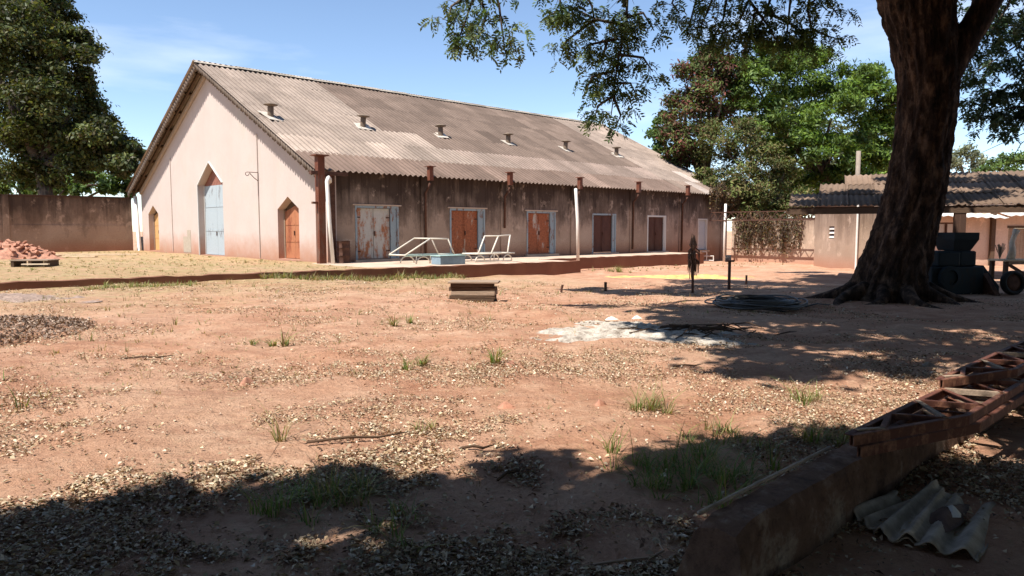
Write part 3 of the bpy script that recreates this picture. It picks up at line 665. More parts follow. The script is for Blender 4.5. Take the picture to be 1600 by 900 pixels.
# local x along platform, y towards the wall
fm = peeling('frame_paint', (.72, .66, .56), (.35, .2, .12), .3, 6); fg = simple('frame_green_paint', (.4, .52, .46), .6, .2)
A = [(-1.25, -.1, .36), (-.05, -.1, .98), (.8, -.1, .96), (1.15, -.1, .32)]; B = [(x_, .95, z_) for x_, _, z_ in A]
tubes('side_tube', [A[:2], [A[1], A[2]], [A[2], A[3]]], .03, fm, f1)
tubes('side_tube', [B[:2], B[1:3], B[2:]], .028, fm, f1)
tubes('cross_tube', [[A[0], B[0]], [A[1], B[1]], [A[2], B[2]], [A[3], B[3]]], .028, fm, f1)
tubes('base_rail', [[(-1.25, -.1, .34), (1.9, -.1, .32)], [(-1.25, .95, .34), (1.9, .95, .32)]], .032, fg, f1)
tubes('foot_arch', [[(-.4+.33*math.cos(a), y_, .02+.27*math.sin(a)) for a in np.linspace(0, math.pi, 9)] for y_ in (-.1, .95)], .028, fm, f1)
tubes('foot', [[(-.75, -.1, .03), (-.72, -.1, .34)], [(-.05, -.1, .03), (-.07, -.1, .34)], [(.1, -.1, .03), (.1, -.1, .33)]], .02, fm, f1)
o = onplat(702, 413); bx = thing('box', 'long grey-blue box lying on the platform under the tube frames', 'box', o, UV_ROT)
bm_ = simple('greyblue_paint', (.2, .27, .32), .7, .2, 3)
MB().bb((-.6, -.22, .0), (.62, .35, .32)).build('body', bm_, bx, bevel=.02); MB().bb((-.63, -.25, .322), (.65, .38, .35)).build('lid', simple('green_lid', (.33, .45, .42), .7, .2), bx)
o = onplat(772, 410); f2 = thing('tube_frame', 'pale metal frame with three slanting bars right of the blue box', 'frame', o, UV_ROT)
for y_ in (0, .8):
    tubes('base_rail', [[(-1.0, y_, .36), (1.15, y_, .36)]], .03, fm, f2)
    tubes('lower_rail', [[(-1.0, y_, .05), (1.0, y_, .05)]], .022, fm, f2)
    tubes('foot_arch', [[(cx+.24*math.cos(a), y_, .05+.25*math.sin(a)) for a in np.linspace(0, math.pi, 9)] for cx in (-.75, .75)], .028, fm, f2)
tubes('slanting_bar', [[(-.85, 0, .37), (-.15, .4, 1.06)], [(-.15, 0, .37), (.6, .4, 1.06)], [(.75, 0, .37), (1.27, .4, 1.1)]], .032, fm, f2)
tubes('top_rail', [[(-.15, .4, 1.06), (.6, .4, 1.06), (1.27, .4, 1.1)]], .028, fm, f2)
tubes('cross_tube', [[(-1.0, 0, .36), (-1.0, .8, .36)], [(1.15, 0, .36), (1.15, .8, .36)], [(0, 0, .05), (0, 0, .36)]], .022, fm, f2)
o = onplat(537, 412); br = thing('barrel', 'dark slim metal drum against the side wall near the corner', 'barrel', o)
MB().lathe([(0, 0), (.26, 0), (.27, .02), (.26, .05), (.26, .3), (.275, .32), (.26, .34), (.26, .6), (.275, .62), (.26, .64), (.26, .86), (.275, .88), (.25, .89), (.24, .84), (0, .84)], 22).build('drum', M_rust_dark, br, smooth=True)
MB().tube([(.17, 0, .84), (.17, 0, .9)], .035, 8).build('bung', M_rust_dark, br)
o = gzat(903, 405, float(padz(24))); tag(MB().tube([(0, 0, -.1), (-.03, .0, 1.8), (-.12, 0, 3.15), (-.12, .04, 3.2)], .075, 12).build('white_pipe', M_white_pipe, None, o, smooth=True), 'white plastic pipe standing at the platform step', 'pipe')
# white stepladder-like stand
o = at(1104, 408); st = thing('metal_stand', 'small white barred metal stand at the far end of the platform', 'stand', o, -.3)
for x_ in (-.42, .0, .42):
    MB().tube([(x_, 0, 0), (x_, 0, .62 if x_ < .2 else .34)], .03, 6).build('leg', M_white_pipe, st)
for (a_, b_, z_) in ((-.42, 0, .6), (-.42, .42, .33), (-.42, .42, .05)): MB().tube([(a_, 0, z_), (b_, 0, z_)], .028, 6).build('bar', M_white_pipe, st)
for x_ in (-.42, .42): MB().tube([(x_, .0, .33), (x_, .4, .33), (x_, .4, 0)], .028, 6).build('bar', M_white_pipe, st)

# left terrace: leaning sheet, bucket, boards, blocks
o = at(224, 399); sv, sf = wave_sheet(1.15, 1.25, 6, .03); 
sh_ = MB().add(sv, sf).build('leaning_sheet', M_fibro, None, o, smooth=True); sh_.rotation_euler = (1.38, 0, UV_ROT-1.25); sh_.location = o+Vector((-.5, .1, .0)); sh_.modifiers.new('t', 'SOLIDIFY').thickness = .012
tag(sh_, 'grey corrugated sheet leaning near the left gable door', 'sheet')
o = at(243, 394); bk = thing('bucket', 'grey bucket standing before the left gable door', 'bucket', o)
MB().lathe([(0, 0), (.3, 0), (.37, .55), (.39, .56), (.39, .6), (.35, .6), (.28, .04), (0, .04)], 20).build('pail', M_fibro, bk, smooth=True)
MB().tube([(.37*math.cos(a), .02, .58+.1*math.sin(a)) for a in np.linspace(0, math.pi, 9)], .012, 6).build('handle', M_rust_dark, bk)
o = at(250, 399); mm = MB(); mm.lathe([(0, .22), (.12, .21), (.2, .12), (.22, 0), (0, 0)], 9); o2 = mm.build('rock', simple('pale_stone', (.62, .5, .4), .95, .2, 4, .5), None, o); o2.scale = (1.3, .8, 1); tag(o2, 'pale stone lying beside the grey bucket', 'stone')
o = at(340, 402); tag(MB().bb((-.28, -.12, 0), (.28, .12, .24)).bb((.29, -.1, 0), (.95, .1, .07)).build('doorstep_block', simple('tan_block', (.58, .42, .29), .95, .2), None, o, .6, bevel=.02), 'tan block and strip left before the tall blue door', 'block')
pd = at(56, 416); pl = thing('pallet', 'small weathered pallet lying before the rubble heap', 'pallet', pd, .12)
for k in range(4): MB().bb((-.62, -.4+k*.22, .2), (.58, -.22+k*.22, .23)).build('deck_board', M_wood, pl)
for x_ in (-.55, .0, .5): MB().bb((x_-.05, -.38, .0), (x_+.05, .42, .198)).build('bearer', M_wood_dark, pl)
MB().bb((-.2, -.52, .07), (.64, -.39, .11)).build('skid_board', simple('pale_plank', (.62, .5, .36), .9, .15), pl)
for k, (px, py, ln, an, lab) in enumerate(((140, 399, 4.6, .12, 'long pale plank lying along the foot of the left wall'), (178, 395, 3.0, .3, 'shorter pale plank nearest the white corner downpipe'), (115, 402, 2.2, -.08, 'short pale plank lying nearest the rubble heap'))):
    o = at(px, py); tag(MB().bb((-ln/2, -.1, .02), (ln/2, .1, .07)).build('plank', simple('pale_plank', (.62, .48, .33), .9, .2), None, o, an), lab, 'plank', 'planks by the left wall')
# rubble heap of broken bricks
rp = at(6, 404); rb = thing('rubble_heap', 'heap of broken red bricks and tiles at the left wall', 'rubble', rp)
def mound(rx, ry, h, n=40, seed=1, rough=.12, rag=0.):
    vs = []; r_ = random.Random(seed); rings = 24 if rag else 9
    for i in range(rings+1):
        t = i/rings
        for k in range(n):
            a = 2*math.pi*k/n; w = 1+rough*math.sin(3*a+seed)+rough*.6*math.sin(5*a+2*seed)
            z = h*(1-t*t)**1.3*(1+.25*math.sin(7*a+3*t*seed)*t)-.03*t
            if rag: q_ = Vector((rx*t*w*math.cos(a), ry*t*w*math.sin(a), seed)); z += rag*(mnoise.noise(q_*2.2)+.8*mnoise.noise(q_*6)+.5*mnoise.noise(q_*14))-rag*.35*t
            vs.append((rx*t*w*math.cos(a), ry*t*w*math.sin(a), z+r_.uniform(-.015, .015)*min(1, h*4)))
    return vs, [(i*n+k, i*n+(k+1) % n, (i+1)*n+(k+1) % n, (i+1)*n+k) for i in range(rings) for k in range(n)]
MB().add(*mound(2.3, 1.3, .7)).build('mound', M_brickred, rb, smooth=True)
bme = []
for k in range(4):
    mm = MB(); mm.box((0, 0, 0), ((.3, .1, .14), (.42, .2, .05), (.24, .14, .1), (.5, .12, .06))[k]); q = mm.build('brick', M_brickred, rb); bme.append(q.data); q.location = (rr.uniform(-1, 1), rr.uniform(-1, 0), .55)
for k in range(110):
    a = rr.uniform(0, 6.28); t = math.sqrt(rr.random()); h = .75*(1-t*t)**1.3
    o = bpy.data.objects.new('brick', rr.choice(bme)); COL.objects.link(o); o.parent = rb
    o.location = (2.35*t*math.cos(a), 1.35*t*math.sin(a), h*.93+.03); o.rotation_euler = (rr.uniform(-.7, .7), rr.uniform(-.7, .7), rr.uniform(0, 6))

# ================================================================== YARD THINGS
# stack of boards
o = at(739, 471); LABS = ['bottom board', 'second board from the bottom', 'third board from the bottom', 'fourth board from the bottom', 'board under the top one', 'wide top board']
z = o.z-.03
for k in range(6):
    h = (.08, .07, .09, .08, .08, .04)[k]; l = (1.02, .98, .95, 1.0, .92, 1.08)[k]; dpt = (.5, .42, .48, .4, .45, .52)[k]
    tag(MB().box((0, 0, h/2), (l, dpt, h)).build('board', M_wood if k in (2, 5) else M_wood_dark, None, (o.x+rr.uniform(-.04, .04), o.y+.2+rr.uniform(-.04, .04), z), -.1+rr.uniform(-.08, .08), bevel=.008), LABS[k]+' of the small dark stack in the yard', 'board', 'stack of boards in the yard')
    z += h+.004
    if k < 5:
        z += .0
# posts
def post(px, py, h, r, lab, mat=M_rust_dark, lean=0., flange=False):
    o = at(px, py); mb = MB().tube([(0, 0, -.2), (lean*.5, 0, h*.5), (lean, 0, h)], r, 8)
    if flange: mb.box((lean, 0, h), (r*5, r*4, .05))
    return tag(mb.build('stake', mat, None, o, smooth=False), lab, 'stake'), o
pz, ppos = post(1082, 458, 1.25, .035, 'taller rusty stake carrying a dried bundle in the yard')
post(1139, 452, .82, .045, 'rusty stake with flat head right of the dried bundle', flange=True)
post(1166, 444, .3, .035, 'stub of a rusty stake beyond the flat-headed one')
post(946, 455, .26, .04, 'short dark stake in the yard left of the dried bundle')
post(876, 457, .2, .03, 'smallest dark stub near the end of the tree shade', lean=.05)
# dried bundle on the stake
bd = MB()
for k in range(60):
    a = rr.uniform(0, 6.28); s = rr.uniform(.03, .17); z0 = rr.uniform(.85, 1.25); ln = rr.uniform(.2, .5)
    bd.tube([(.03*math.cos(a), .03*math.sin(a), z0), (s*math.cos(a), s*math.sin(a), z0-.1), (s*1.1*math.cos(a+.3), s*1.1*math.sin(a+.3), z0-ln)], [.014, .018, .008], 4)
for k in range(26):
    a = rr.uniform(0, 6.28); s = rr.uniform(.02, .12)
    bd.tube([(.02*math.cos(a), .02*math.sin(a), 1.18), (s*math.cos(a), s*math.sin(a), 1.3), (s*.5*math.cos(a), s*.5*math.sin(a), rr.uniform(1.35, 1.62))], [.02, .022, .005], 4)
tag(bd.build('dried_bundle', simple('dry_brown', (.13, .085, .06), .95, .5, 15), None, ppos), 'shrivelled brown plant bundle tied to the taller stake', 'plant')
# hose coil
hc = at(1186, 484); hz = MB()
for k in range(26):
    rx = rr.uniform(.62, 1.02); ry = rx*rr.uniform(.82, 1.0); ox, oy = rr.uniform(-.1, .1), rr.uniform(-.1, .1); z0 = .03+.005*k; ph = rr.uniform(0, 6.28); tl = rr.uniform(-.06, .06)
    n = 40; a1 = 2*math.pi*rr.uniform(.8, 1.02)
    hz.tube([(ox+rx*math.cos(ph+a1*i/n), oy+ry*math.sin(ph+a1*i/n), z0+.04*math.sin(2*(ph+a1*i/n)+k)+tl*math.cos(a1*i/n)+.04) for i in range(n+1)], .017, 6)
hz.tube([(1.0, -.1, .06), (1.35, .15, .1), (1.7, .35, .05)], .017, 6)
tag(hz.build('hose_coil', M_black, None, hc+Vector((0, .15, 0)), smooth=True), 'large loose coil of black hose lying beside the big tree', 'hose')
# ash, sand, gravel
ap = at(972, 521); tag(np_mesh('ash_patch', *(lambda q: (np.array(q[0]), np.array(q[1], np.int32)))(mound(2.0, 1.45, .085, 110, 3, .2, .045)), M_ash, smooth=True, loc=ap+Vector((0, 0, .0))), 'pale burnt ash patch in the middle of the yard', 'ash', kind='stuff')
spt = at(1075, 433); o = np_mesh('sand_strip', *(lambda q: (np.array(q[0]), np.array(q[1], np.int32)))(mound(3.2, 1.0, .07, 120, 5, .2, .06)), M_sand, smooth=True, loc=spt); o.rotation_euler[2] = -.1; tag(o, 'low strip of yellow sand behind the stakes', 'sand', kind='stuff')
gpt = at(8, 466); o = np_mesh('gravel_patch', *(lambda q: (np.array(q[0]), np.array(q[1], np.int32)))(mound(1.7, 1.2, .05, 100, 2, .3, .05)), M_gravel, smooth=True, loc=gpt); tag(o, 'grey gravel spread at the left end of the kerb', 'gravel', kind='stuff')
# pale broken slabs on the ash
for k, (px, py, lab) in enumerate(((955, 506, 'larger white slab piece on the ash patch'), (995, 504, 'thin white slab piece at the back of the ash patch'))):
    o = at(px, py); q = MB().add(*(lambda w: (w[0], w[1]))(mound(.13-.03*k, .05, .03, 8, k+2, .2))).build('slab_piece', simple('white_plaster', (.75, .7, .62), .9, .1), None, o+Vector((0, 0, .1)), .3); tag(q, lab, 'slab')
# ===== foreground: concrete beam, white pipe, flat trusses, broken roof sheets
bz0 = gz(1.9, 4.2)
BTOP = .32-bz0
bm0 = thing('concrete_beam', 'old dark concrete beam lying along the near right ground', 'beam', W(2.85, 1.68, bz0), UV_ROT)
nseg = 120; vs = []; r_ = random.Random(9)
for k in range(nseg+1):
    x_ = 8.4*k/nseg; j = lambda s: r_.uniform(-s, s)
    prof = [(-.14, -.1), (-.125, BTOP*.5), (-.105, BTOP-.05), (-.085, BTOP-.01), (0, BTOP), (.09, BTOP-.012), (.105, BTOP-.05), (.13, BTOP*.5), (.16, -.1)]
    fl = max(0, 1-x_/.22)
    vs += [(x_+j(.006)-.12*fl*(1-(z_+.1)/.45)+.05*fl, y_*(1+.35*fl*(1-(z_+.1)/.45))+j(.006), z_-.04*fl*fl+j(.007)) for y_, z_ in prof]
n = 9; fs = [(k*n+i, k*n+i+1, (k+1)*n+i+1, (k+1)*n+i) for k in range(nseg) for i in range(n-1)]+[tuple(range(n)), tuple(nseg*n+i for i in range(n-1, -1, -1))]
MB().add(vs, fs).build('body', M_beamtop, bm0)
wp_ = MB().tube([(.05, .1, BTOP+.005), (.8, .095, BTOP+.012), (1.5, .1, BTOP+.012)], .011, 8).build('white_rod', M_fibro, None, W(2.85, 1.68, bz0), UV_ROT, smooth=True); tag(wp_, 'thin pale pipe lying along the far edge of the concrete beam', 'pipe')
def truss(u0, u1, v0, v1, z, taper, name, lab, pitch=.5, hang=.11, dz=0.):
    t = thing(name, lab, 'truss', W(u0, v1, z), UV_ROT, 'flat-lying rusty trusses')
    L_ = u1-u0; w = v1-v0
    def ang(a, b, s=.035, h=hang):
        mb = MB(); a = Vector(a); b = Vector(b); mb.beam(a, b, .006, h); d = (b-a).normalized(); nrm = Vector((-d.y, d.x, 0))
        mb.beam(a+nrm*s/2+Vector((0, 0, h/2)), b+nrm*s/2+Vector((0, 0, h/2)), s, .006); return mb
    ang((0, 0, 0), (L_, 0, 0)).build('chord', M_rust_truss, t)
    mb = ang((0, -.02, 0), (taper, -w, 0)) if taper > 0 else MB()
    if taper > 0: mb.build('end_rafter', M_rust_truss, t)
    ang((max(taper, 0), -w, 0), (L_, -w, 0)).build('chord', M_rust_truss, t)
    x_ = .12; side = 0; k = 0
    while x_ < L_-pitch:
        yb = lambda q: -w*min(1, q/taper) if taper > 0 else -w
        a = (x_, 0, .02) if side == 0 else (x_, yb(x_), .02); xn = x_+pitch*(.25 if side == 0 else .62); b = (xn, yb(xn), .02) if side == 0 else (xn, 0, .02)
        ang(a, b, .03, .035).build('web_bar', M_rust_truss if k % 3 else M_wood, t)
        x_ = xn; side = 1-side; k += 1
    return t
truss(4.3, 9.8, 1.25, 1.60, .357, 1.1, 'roof_truss', 'truss lying directly beneath the nearest pointed one', .62, .06)
truss(4.26, 9.6, 1.28, 1.63, .427, 1.0, 'roof_truss', 'nearest flat truss with pointed end resting on the beam', .62, .06)
truss(6.0, 11.5, 1.36, 1.66, .497, .9, 'roof_truss', 'farther flat truss resting on top of the nearer one', .6, .06)
sb = thing('support_block', 'dark block propping the truss chords beside the beam', 'block', W(8.4, 1.32, gz_uv(8.4, 1.32)), UV_ROT); MB().bb((-.2, -.12, -.05), (.2, .14, .33)).build('block', M_wood_dark, sb, bevel=.01)
# broken corrugated pieces
def broken(name, lab, p, rz, pitch_, waves, length, seed, tilt=0., wl_=.165, amp=.042):
    r_ = random.Random(seed); nx = waves*10; ny = 14; vs = []
    e0 = [r_.uniform(0, .012)+.03*math.sin(k*.23+seed) for k in range(nx+1)]; e1 = [r_.uniform(-.02, .02)+.07*math.sin(k*.35+seed*2) for k in range(nx+1)]
    for j in range(ny+1):
        for k in range(nx+1):
            t = j/ny; y_ = (e0[k]*(1-t) + t*(length+e1[k])); x_ = wl_*k/10
            sq = 1-(.12*seed % .4)*(t if seed % 2 else 1-t); vs.append((x_*sq+.03*math.sin(t*5+seed)*(k == nx)+.012*math.sin(t*17+seed)*(k in (0, nx)), y_, amp*(1-math.cos(2*math.pi*k/10+.6))*(1-.25*t*(seed % 2))))
    fs = [(j*(nx+1)+k, j*(nx+1)+k+1, (j+1)*(nx+1)+k+1, (j+1)*(nx+1)+k) for j in range(ny) for k in range(nx)]
    o = MB().add(vs, fs).build(name, M_fibro, None, p, smooth=True); o.rotation_euler = (pitch_, tilt, rz); o.modifiers.new('t', 'SOLIDIFY').thickness = .007
    return tag(o, lab, 'roof sheet', 'broken roof sheets by the beam')
def gp(px, py, dz=0.): q = at(px, py); q.z += dz; return q
broken('broken_sheet', 'leftmost broken sheet piece tucked against the beam', gp(1303, 808, .02), -1.05, .05, 1, .5, 1, .15, .19, .035)
broken('broken_sheet', 'narrow broken sheet piece behind the leftmost one', gp(1338, 822, .012), -1.0, .02, 1, .66, 2, -.12, .12, .022)
broken('broken_sheet', 'middle ridged sheet piece with two rolls', gp(1362, 840, .02), -.82, .05, 2, .85, 3, -.04, .125, .03)
broken('broken_sheet', 'right broken sheet piece holding caked mud', gp(1432, 860, .03), -.7, .02, 2, .78, 4, .08, .155, .026)
broken('broken_sheet', 'small broken sheet chip between the middle and right pieces', gp(1398, 850, .015), -.5, .03, 1, .3, 5, .1, .13, .02)
mp_ = gp(1480, 815, .055); o = MB().add(*mound(.085, .26, .03, 16, 4, .2)).build('mud_cake', M_dirtpan, None, mp_, -.8, smooth=True); tag(o, 'cake of dark mud in the right broken sheet', 'mud')
o = gp(1487, 816, .085); q = MB().add(*mound(.05, .07, .015, 7, 6, .2)).build('chip', simple('pale_chip', (.5, .47, .43), .9, .1), None, o, -.4); tag(q, 'pale flat chip lying on the mud cake', 'chip')
# root curling out at the bottom edge
o = gp(955, 885); tag(MB().tube([(-.15, -.02, .01), (.05, 0, .03), (.2, .03, .03), (.28, .09, .04), (.27, .15, .05)], [.006, .007, .007, .006, .004], 6).build('dry_root', simple('dry_root', (.34, .24, .17), .9, .2), None, o, smooth=True), 'thin curling dry root at the bottom edge', 'root')

# ================================================================== PLANTS
def clump_points(clumps, per, rg, sub=9, shell=.55, sig=.24):
    P = []; O = []; B = []
    for (c, r) in clumps:
        c = np.array(c, float); r3 = np.array(r if hasattr(r, '__len__') else (r, r, r), float); rm = r3.mean()
        ns = max(4, int(sub)); K = max(6, int(per/ns))
        d = unit(rg.normal(size=(ns, 3))); d[:, 2] = np.where(d[:, 2] < -.5, -d[:, 2], d[:, 2])
        sc_ = c + d*r3*rg.uniform(shell, .95, (ns, 1)); bri = rg.uniform(.6, 1.4, ns)
        for k in range(ns):
            off = rg.normal(size=(K, 3))*sig*r3*np.array([1.15, 1.15, .7]); P.append(sc_[k]+off); O.append(unit(off*.7/rm+d[k]*.35+np.array([0, 0, .45]))); B.append(np.full(K, bri[k]))
    return np.concatenate(P), np.concatenate(O), np.concatenate(B)
def crown(name, clumps, per, size, cols, mat, parent, rg, sub=9, aspect=.5, droop=.3, sig=.24, rnd=.75, shell=.55):
    P, O, B = clump_points(clumps, per, rg, sub, shell, sig); n = len(P)
    N = unit(O+rg.normal(size=(n, 3))*rnd); T = rg.normal(size=(n, 3)); T[:, 2] -= droop
    L = size*rg.uniform(.6, 1.35, n); Vv, Ff = leaf_cards(P, N, T, L, L*aspect)
    cc = np.array(cols); w = rg.integers(0, len(cc), n); C = cc[w]*(B*rg.uniform(.75, 1.25, n))[:, None]
    return np_mesh(name, Vv, Ff, mat, parent, np.repeat(C, 4, 0))
def limbs(mb, a, targets, r0, rg, r1=.05, bend=.15, n=7):
    a = Vector(a)
    for t in targets:
        t = Vector(t); pts = []; d = t-a; off = Vector(rg.normal(size=3)*bend*d.length*.5)
        for k in range(n+1):
            s = k/n; pts.append(a+d*s+off*math.sin(math.pi*s)+Vector((0, 0, d.length*.08*math.sin(math.pi*s))))
        mb.tube(pts, [r0*(1-s/n)**1.2+r1 for s in range(n+1)], 7)
def tree(name, lab, base, trunk_top, r0, clumps, per, size, cols, mat=M_leaf, seed=1, sub=9, group=None, nl=8, **kw):
    rg = np.random.default_rng(seed); base = Vector(base); t = thing(name, lab, 'tree', base, 0, group)
    mb = MB(); tt = Vector(trunk_top)-base; mid = tt*.5+Vector((rg.normal()*.15*r0*4, rg.normal()*.1, 0))
    mb.tube([(0, 0, -.3), tuple(tt*.03), tuple(tt*.2), tuple(mid), tuple(tt)], [r0*1.6, r0*1.3, r0, r0*.85, r0*.7], 10)
    pick = [clumps[i][0] for i in rg.choice(len(clumps), min(nl, len(clumps)), replace=False)]
    limbs(mb, tt, [Vector(p)-base for p in pick], r0*.55, rg)
    mb.build('trunk', M_bark2, t, smooth=True)
    cl = [(tuple(Vector(c)-base), r) for c, r in clumps]
    crown('crown', cl, per, size, cols, mat, t, rg, sub, **kw); return t
def px_clumps(lst, Y, depth=3., seed=1, ydepth=None):
    r_ = random.Random(seed); out = []
    for q in lst:
        px, py, rp_ = q[:3]; yy = (q[3] if len(q) > 3 else Y)+r_.uniform(-depth, depth); out.append((tuple(PY(px, py, yy)), rp_/FPX*yy))
    return out
GREEN_D = [(.058, .08, .02), (.08, .1, .027), (.042, .06, .018), (.12, .13, .037), (.07, .06, .024)]
GREEN_M = [(.075, .13, .03), (.1, .165, .04), (.055, .1, .025), (.14, .2, .05)]
# --- left tree beyond the wall
L1 = [(0, 130, 70), (-20, 215, 70), (60, 245, 55), (170, 250, 26), (110, 240, 40), (30, 60, 60), (70, 170, 55), (150, 255, 30), (110, 270, 24), (-40, 20, 75), (40, 10, 62), (-10, 90, 75), (75, 60, 50), (110, 75, 34), (60, 130, 55), (108, 100, 34), (-30, 170, 75), (40, 190, 60), (110, 165, 40), (135, 180, 28), (90, 225, 52), (150, 220, 38), (185, 238, 30), (20, 250, 55), (130, 258, 36), (195, 262, 22), (-60, 250, 60), (60, 275, 34), (20, -60, 70), (-60, -50, 80), (70, -30, 40), (160, 200, 22), (205, 240, 18), (90, 20, 26), (125, 140, 20)]
tree('shade_tree', 'big dark-leaved tree rising behind the left wall', (-30.5, 46.8, .2), (-30.2, 46.8, 5.8), .55, px_clumps(L1, 47, 2.5, 3), 3400, .27, GREEN_D, seed=3, sub=15, sig=.2, nl=16, shell=.6)
L2 = [(20, 285, 22), (-20, 290, 24), (45, 296, 16), (125, 296, 14), (170, 297, 12), (195, 300, 12), (95, 298, 12), (110, 290, 16), (150, 285, 22), (190, 288, 18), (210, 292, 14), (70, 295, 14)]
tree('bush_tree', 'bright green bush showing under the left tree crown', (-37, 58, .2), (-37, 58, 2.2), .2, px_clumps(L2, 59, 1.5, 4), 900, .36, GREEN_M, seed=4, nl=5)
# --- trees beyond the right wall
MAN = [(1330, 135, 40), (1280, 120, 45), (1225, 118, 45), (1180, 130, 40), (1355, 165, 40), (1375, 200, 30), (1300, 185, 45), (1240, 180, 45), (1190, 190, 40), (1345, 225, 40), (1300, 245, 36), (1250, 235, 40), (1375, 265, 34), (1200, 245, 35), (1160, 120, 28), (1325, 290, 36), (1280, 290, 32), (1360, 130, 26), (1385, 235, 20), (1240, 290, 30), (1160, 180, 30), (1200, 95, 26), (1250, 92, 24), (1370, 300, 26), (1400, 160, 20)]
YG = [(.12, .2, .028), (.09, .155, .03), (.15, .22, .038), (.065, .115, .025)]
tree('mango_tree', 'broad bright green tree above the block shed', (24.5, 56, -.5), (24.3, 56, 5), .5, px_clumps(MAN, 56, 3, 7), 3000, .36, YG, seed=6, sub=13, sig=.18, shell=.7, aspect=.32, droop=.6, nl=12)
RED = [(1075, 130, 30), (1060, 175, 32), (1095, 165, 34), (1120, 140, 30), (1060, 220, 28), (1095, 215, 32), (1130, 185, 30), (1055, 250, 22), (1110, 105, 26), (1085, 248, 26), (1045, 262, 18), (1140, 110, 26)]
RC = [(.15, .045, .035), (.1, .04, .03), (.08, .11, .03), (.12, .15, .04), (.07, .1, .028), (.12, .06, .035), (.09, .12, .03)]
tree('red_leaved_tree', 'dark red-leaved tree just right of the roof end', (13.9, 53, -.4), (14, 53, 4.5), .3, px_clumps(RED, 53, 1.8, 8), 1900, .3, RC, M_leaf_dry, seed=7, sub=12, sig=.22, shell=.5, aspect=.38, nl=8)
OLV = [(1120, 225, 34), (1160, 220, 34), (1190, 255, 36), (1130, 262, 34), (1165, 285, 34), (1100, 285, 20), (1205, 300, 32), (1180, 320, 26), (1150, 305, 24), (1225, 270, 26), (1240, 315, 22), (1210, 330, 18), (1150, 330, 16)]
OC = [(.12, .13, .035), (.13, .1, .045), (.09, .12, .03), (.15, .13, .05), (.08, .115, .03)]
tree('olive_tree', 'olive-brown thin-leaved tree behind the vine-hung wall', (17.4, 50, -.4), (17.5, 50, 3.5), .22, px_clumps(OLV, 49.5, 1.5, 9), 2000, .25, OC, M_leaf_dry, seed=8, sub=12, sig=.22, shell=.5, aspect=.35, nl=11)
GRN = [(1030, 208, 16), (1040, 190, 14), (1032, 232, 14), (1048, 215, 16), (1088, 105, 18), (1105, 85, 14)]
tree('slender_tree', 'small bright green tree peeping past the far roof end', (13.0, 58, -.4), (13, 58, 5), .18, px_clumps(GRN, 58, 1, 10), 700, .34, GREEN_M, seed=9, nl=5)
FAR1 = [(1500, 250, 16), (1515, 240, 16), (1492, 262, 12), (1530, 262, 14)]
tree('pale_tree', 'pale grey-green distant tree above the shelter roof', (66, 105, -.5), (66, 105, 6), .3, px_clumps(FAR1, 105, 2, 11), 420, .5, [(.16, .18, .12), (.2, .22, .15), (.13, .15, .09)], seed=10, nl=4)
FAR2 = [(1560, 262, 18), (1585, 255, 20), (1605, 262, 24), (1540, 272, 14), (1625, 250, 26), (1575, 275, 16)]
tree('green_tree', 'mid-green distant tree at the right edge above the shelter', (62, 90, -.5), (62, 90, 5), .3, px_clumps(FAR2, 90, 2, 12), 460, .45, GREEN_M, seed=11, nl=5)
FAR3 = [(1300, 200, 50), (1240, 210, 50), (1350, 230, 45), (1200, 210, 40), (1300, 260, 45), (1370, 270, 30), (1160, 318, 24), (1200, 325, 24), (1230, 330, 22), (1290, 325, 24), (1180, 335, 20), (1250, 335, 20), (1340, 325, 24), (1380, 320, 24), (1115, 300, 14), (1040, 285, 10), (1075, 292, 14), (1140, 296, 16), (1260, 300, 30), (1320, 300, 30), (1400, 280, 34), (1440, 290, 30)]
tree('hedge_tree', 'low dark tree filling the gap behind the right wall', (33, 74, -.5), (33, 74, 2.5), .3, px_clumps(FAR3, 74, 3, 13), 1100, .45, GREEN_D, seed=12, nl=6)
# --- dry creeper over the warehouse corner and the wall
def creeper(name, lab, spots, n, ln, cols, seed, parent=None):
    rg = np.random.default_rng(seed); t = thing(name, lab, 'creeper', spots[0]); b0 = Vector(spots[0]); mb = MB(); Ps = []
    for k in range(n):
        i = rg.integers(0, len(spots)-1); s = rg.random(); p = Vector(spots[i]).lerp(Vector(spots[i+1]), s)-b0 + Vector((rg.normal()*.06, rg.normal()*.06-.05, rg.normal()*.15))
        L_ = ln*rg.uniform(.3, 1.0); pts = [p]
        for q in range(5):
            p = p+Vector((rg.normal()*.07, rg.normal()*.04, -L_/5)); pts.append(p)
        mb.tube(pts, [.014, .013, .012, .01, .008, .005], 4, False)
        for q in range(int(L_*16)):
            s = rg.random()*4.99; i0 = int(s); Ps.append(pts[i0].lerp(pts[i0+1], s-i0)+Vector(rg.normal(size=3)*.07))
    mb.build('vine_stem', M_bark2, t); P = np.array(Ps); m_ = len(P); T = rg.normal(size=(m_, 3)); T[:, 2] -= 1; L_ = .16*rg.uniform(.6, 1.4, m_)
    Vv, Ff = leaf_cards(P, unit(rg.normal(size=(m_, 3))), T, L_, L_*.5); C = np.array(cols)[rg.integers(0, len(cols), m_)]*rg.uniform(.7, 1.3, (m_, 1))
    np_mesh('foliage', Vv, Ff, M_leaf_dry, t, np.repeat(C, 4, 0))
DRY = [(.13, .07, .04), (.2, .12, .06), (.085, .06, .035), (.11, .1, .04)]
creeper('creeper', 'dry brown vines hanging over the old rendered wall', [W(42.8, 24.0, 2.5), W(42.8, 22.6, 2.5), W(42.8, 21, 2.4), W(42.8, 19.6, 2.4)], 100, 2.5, DRY, 1)
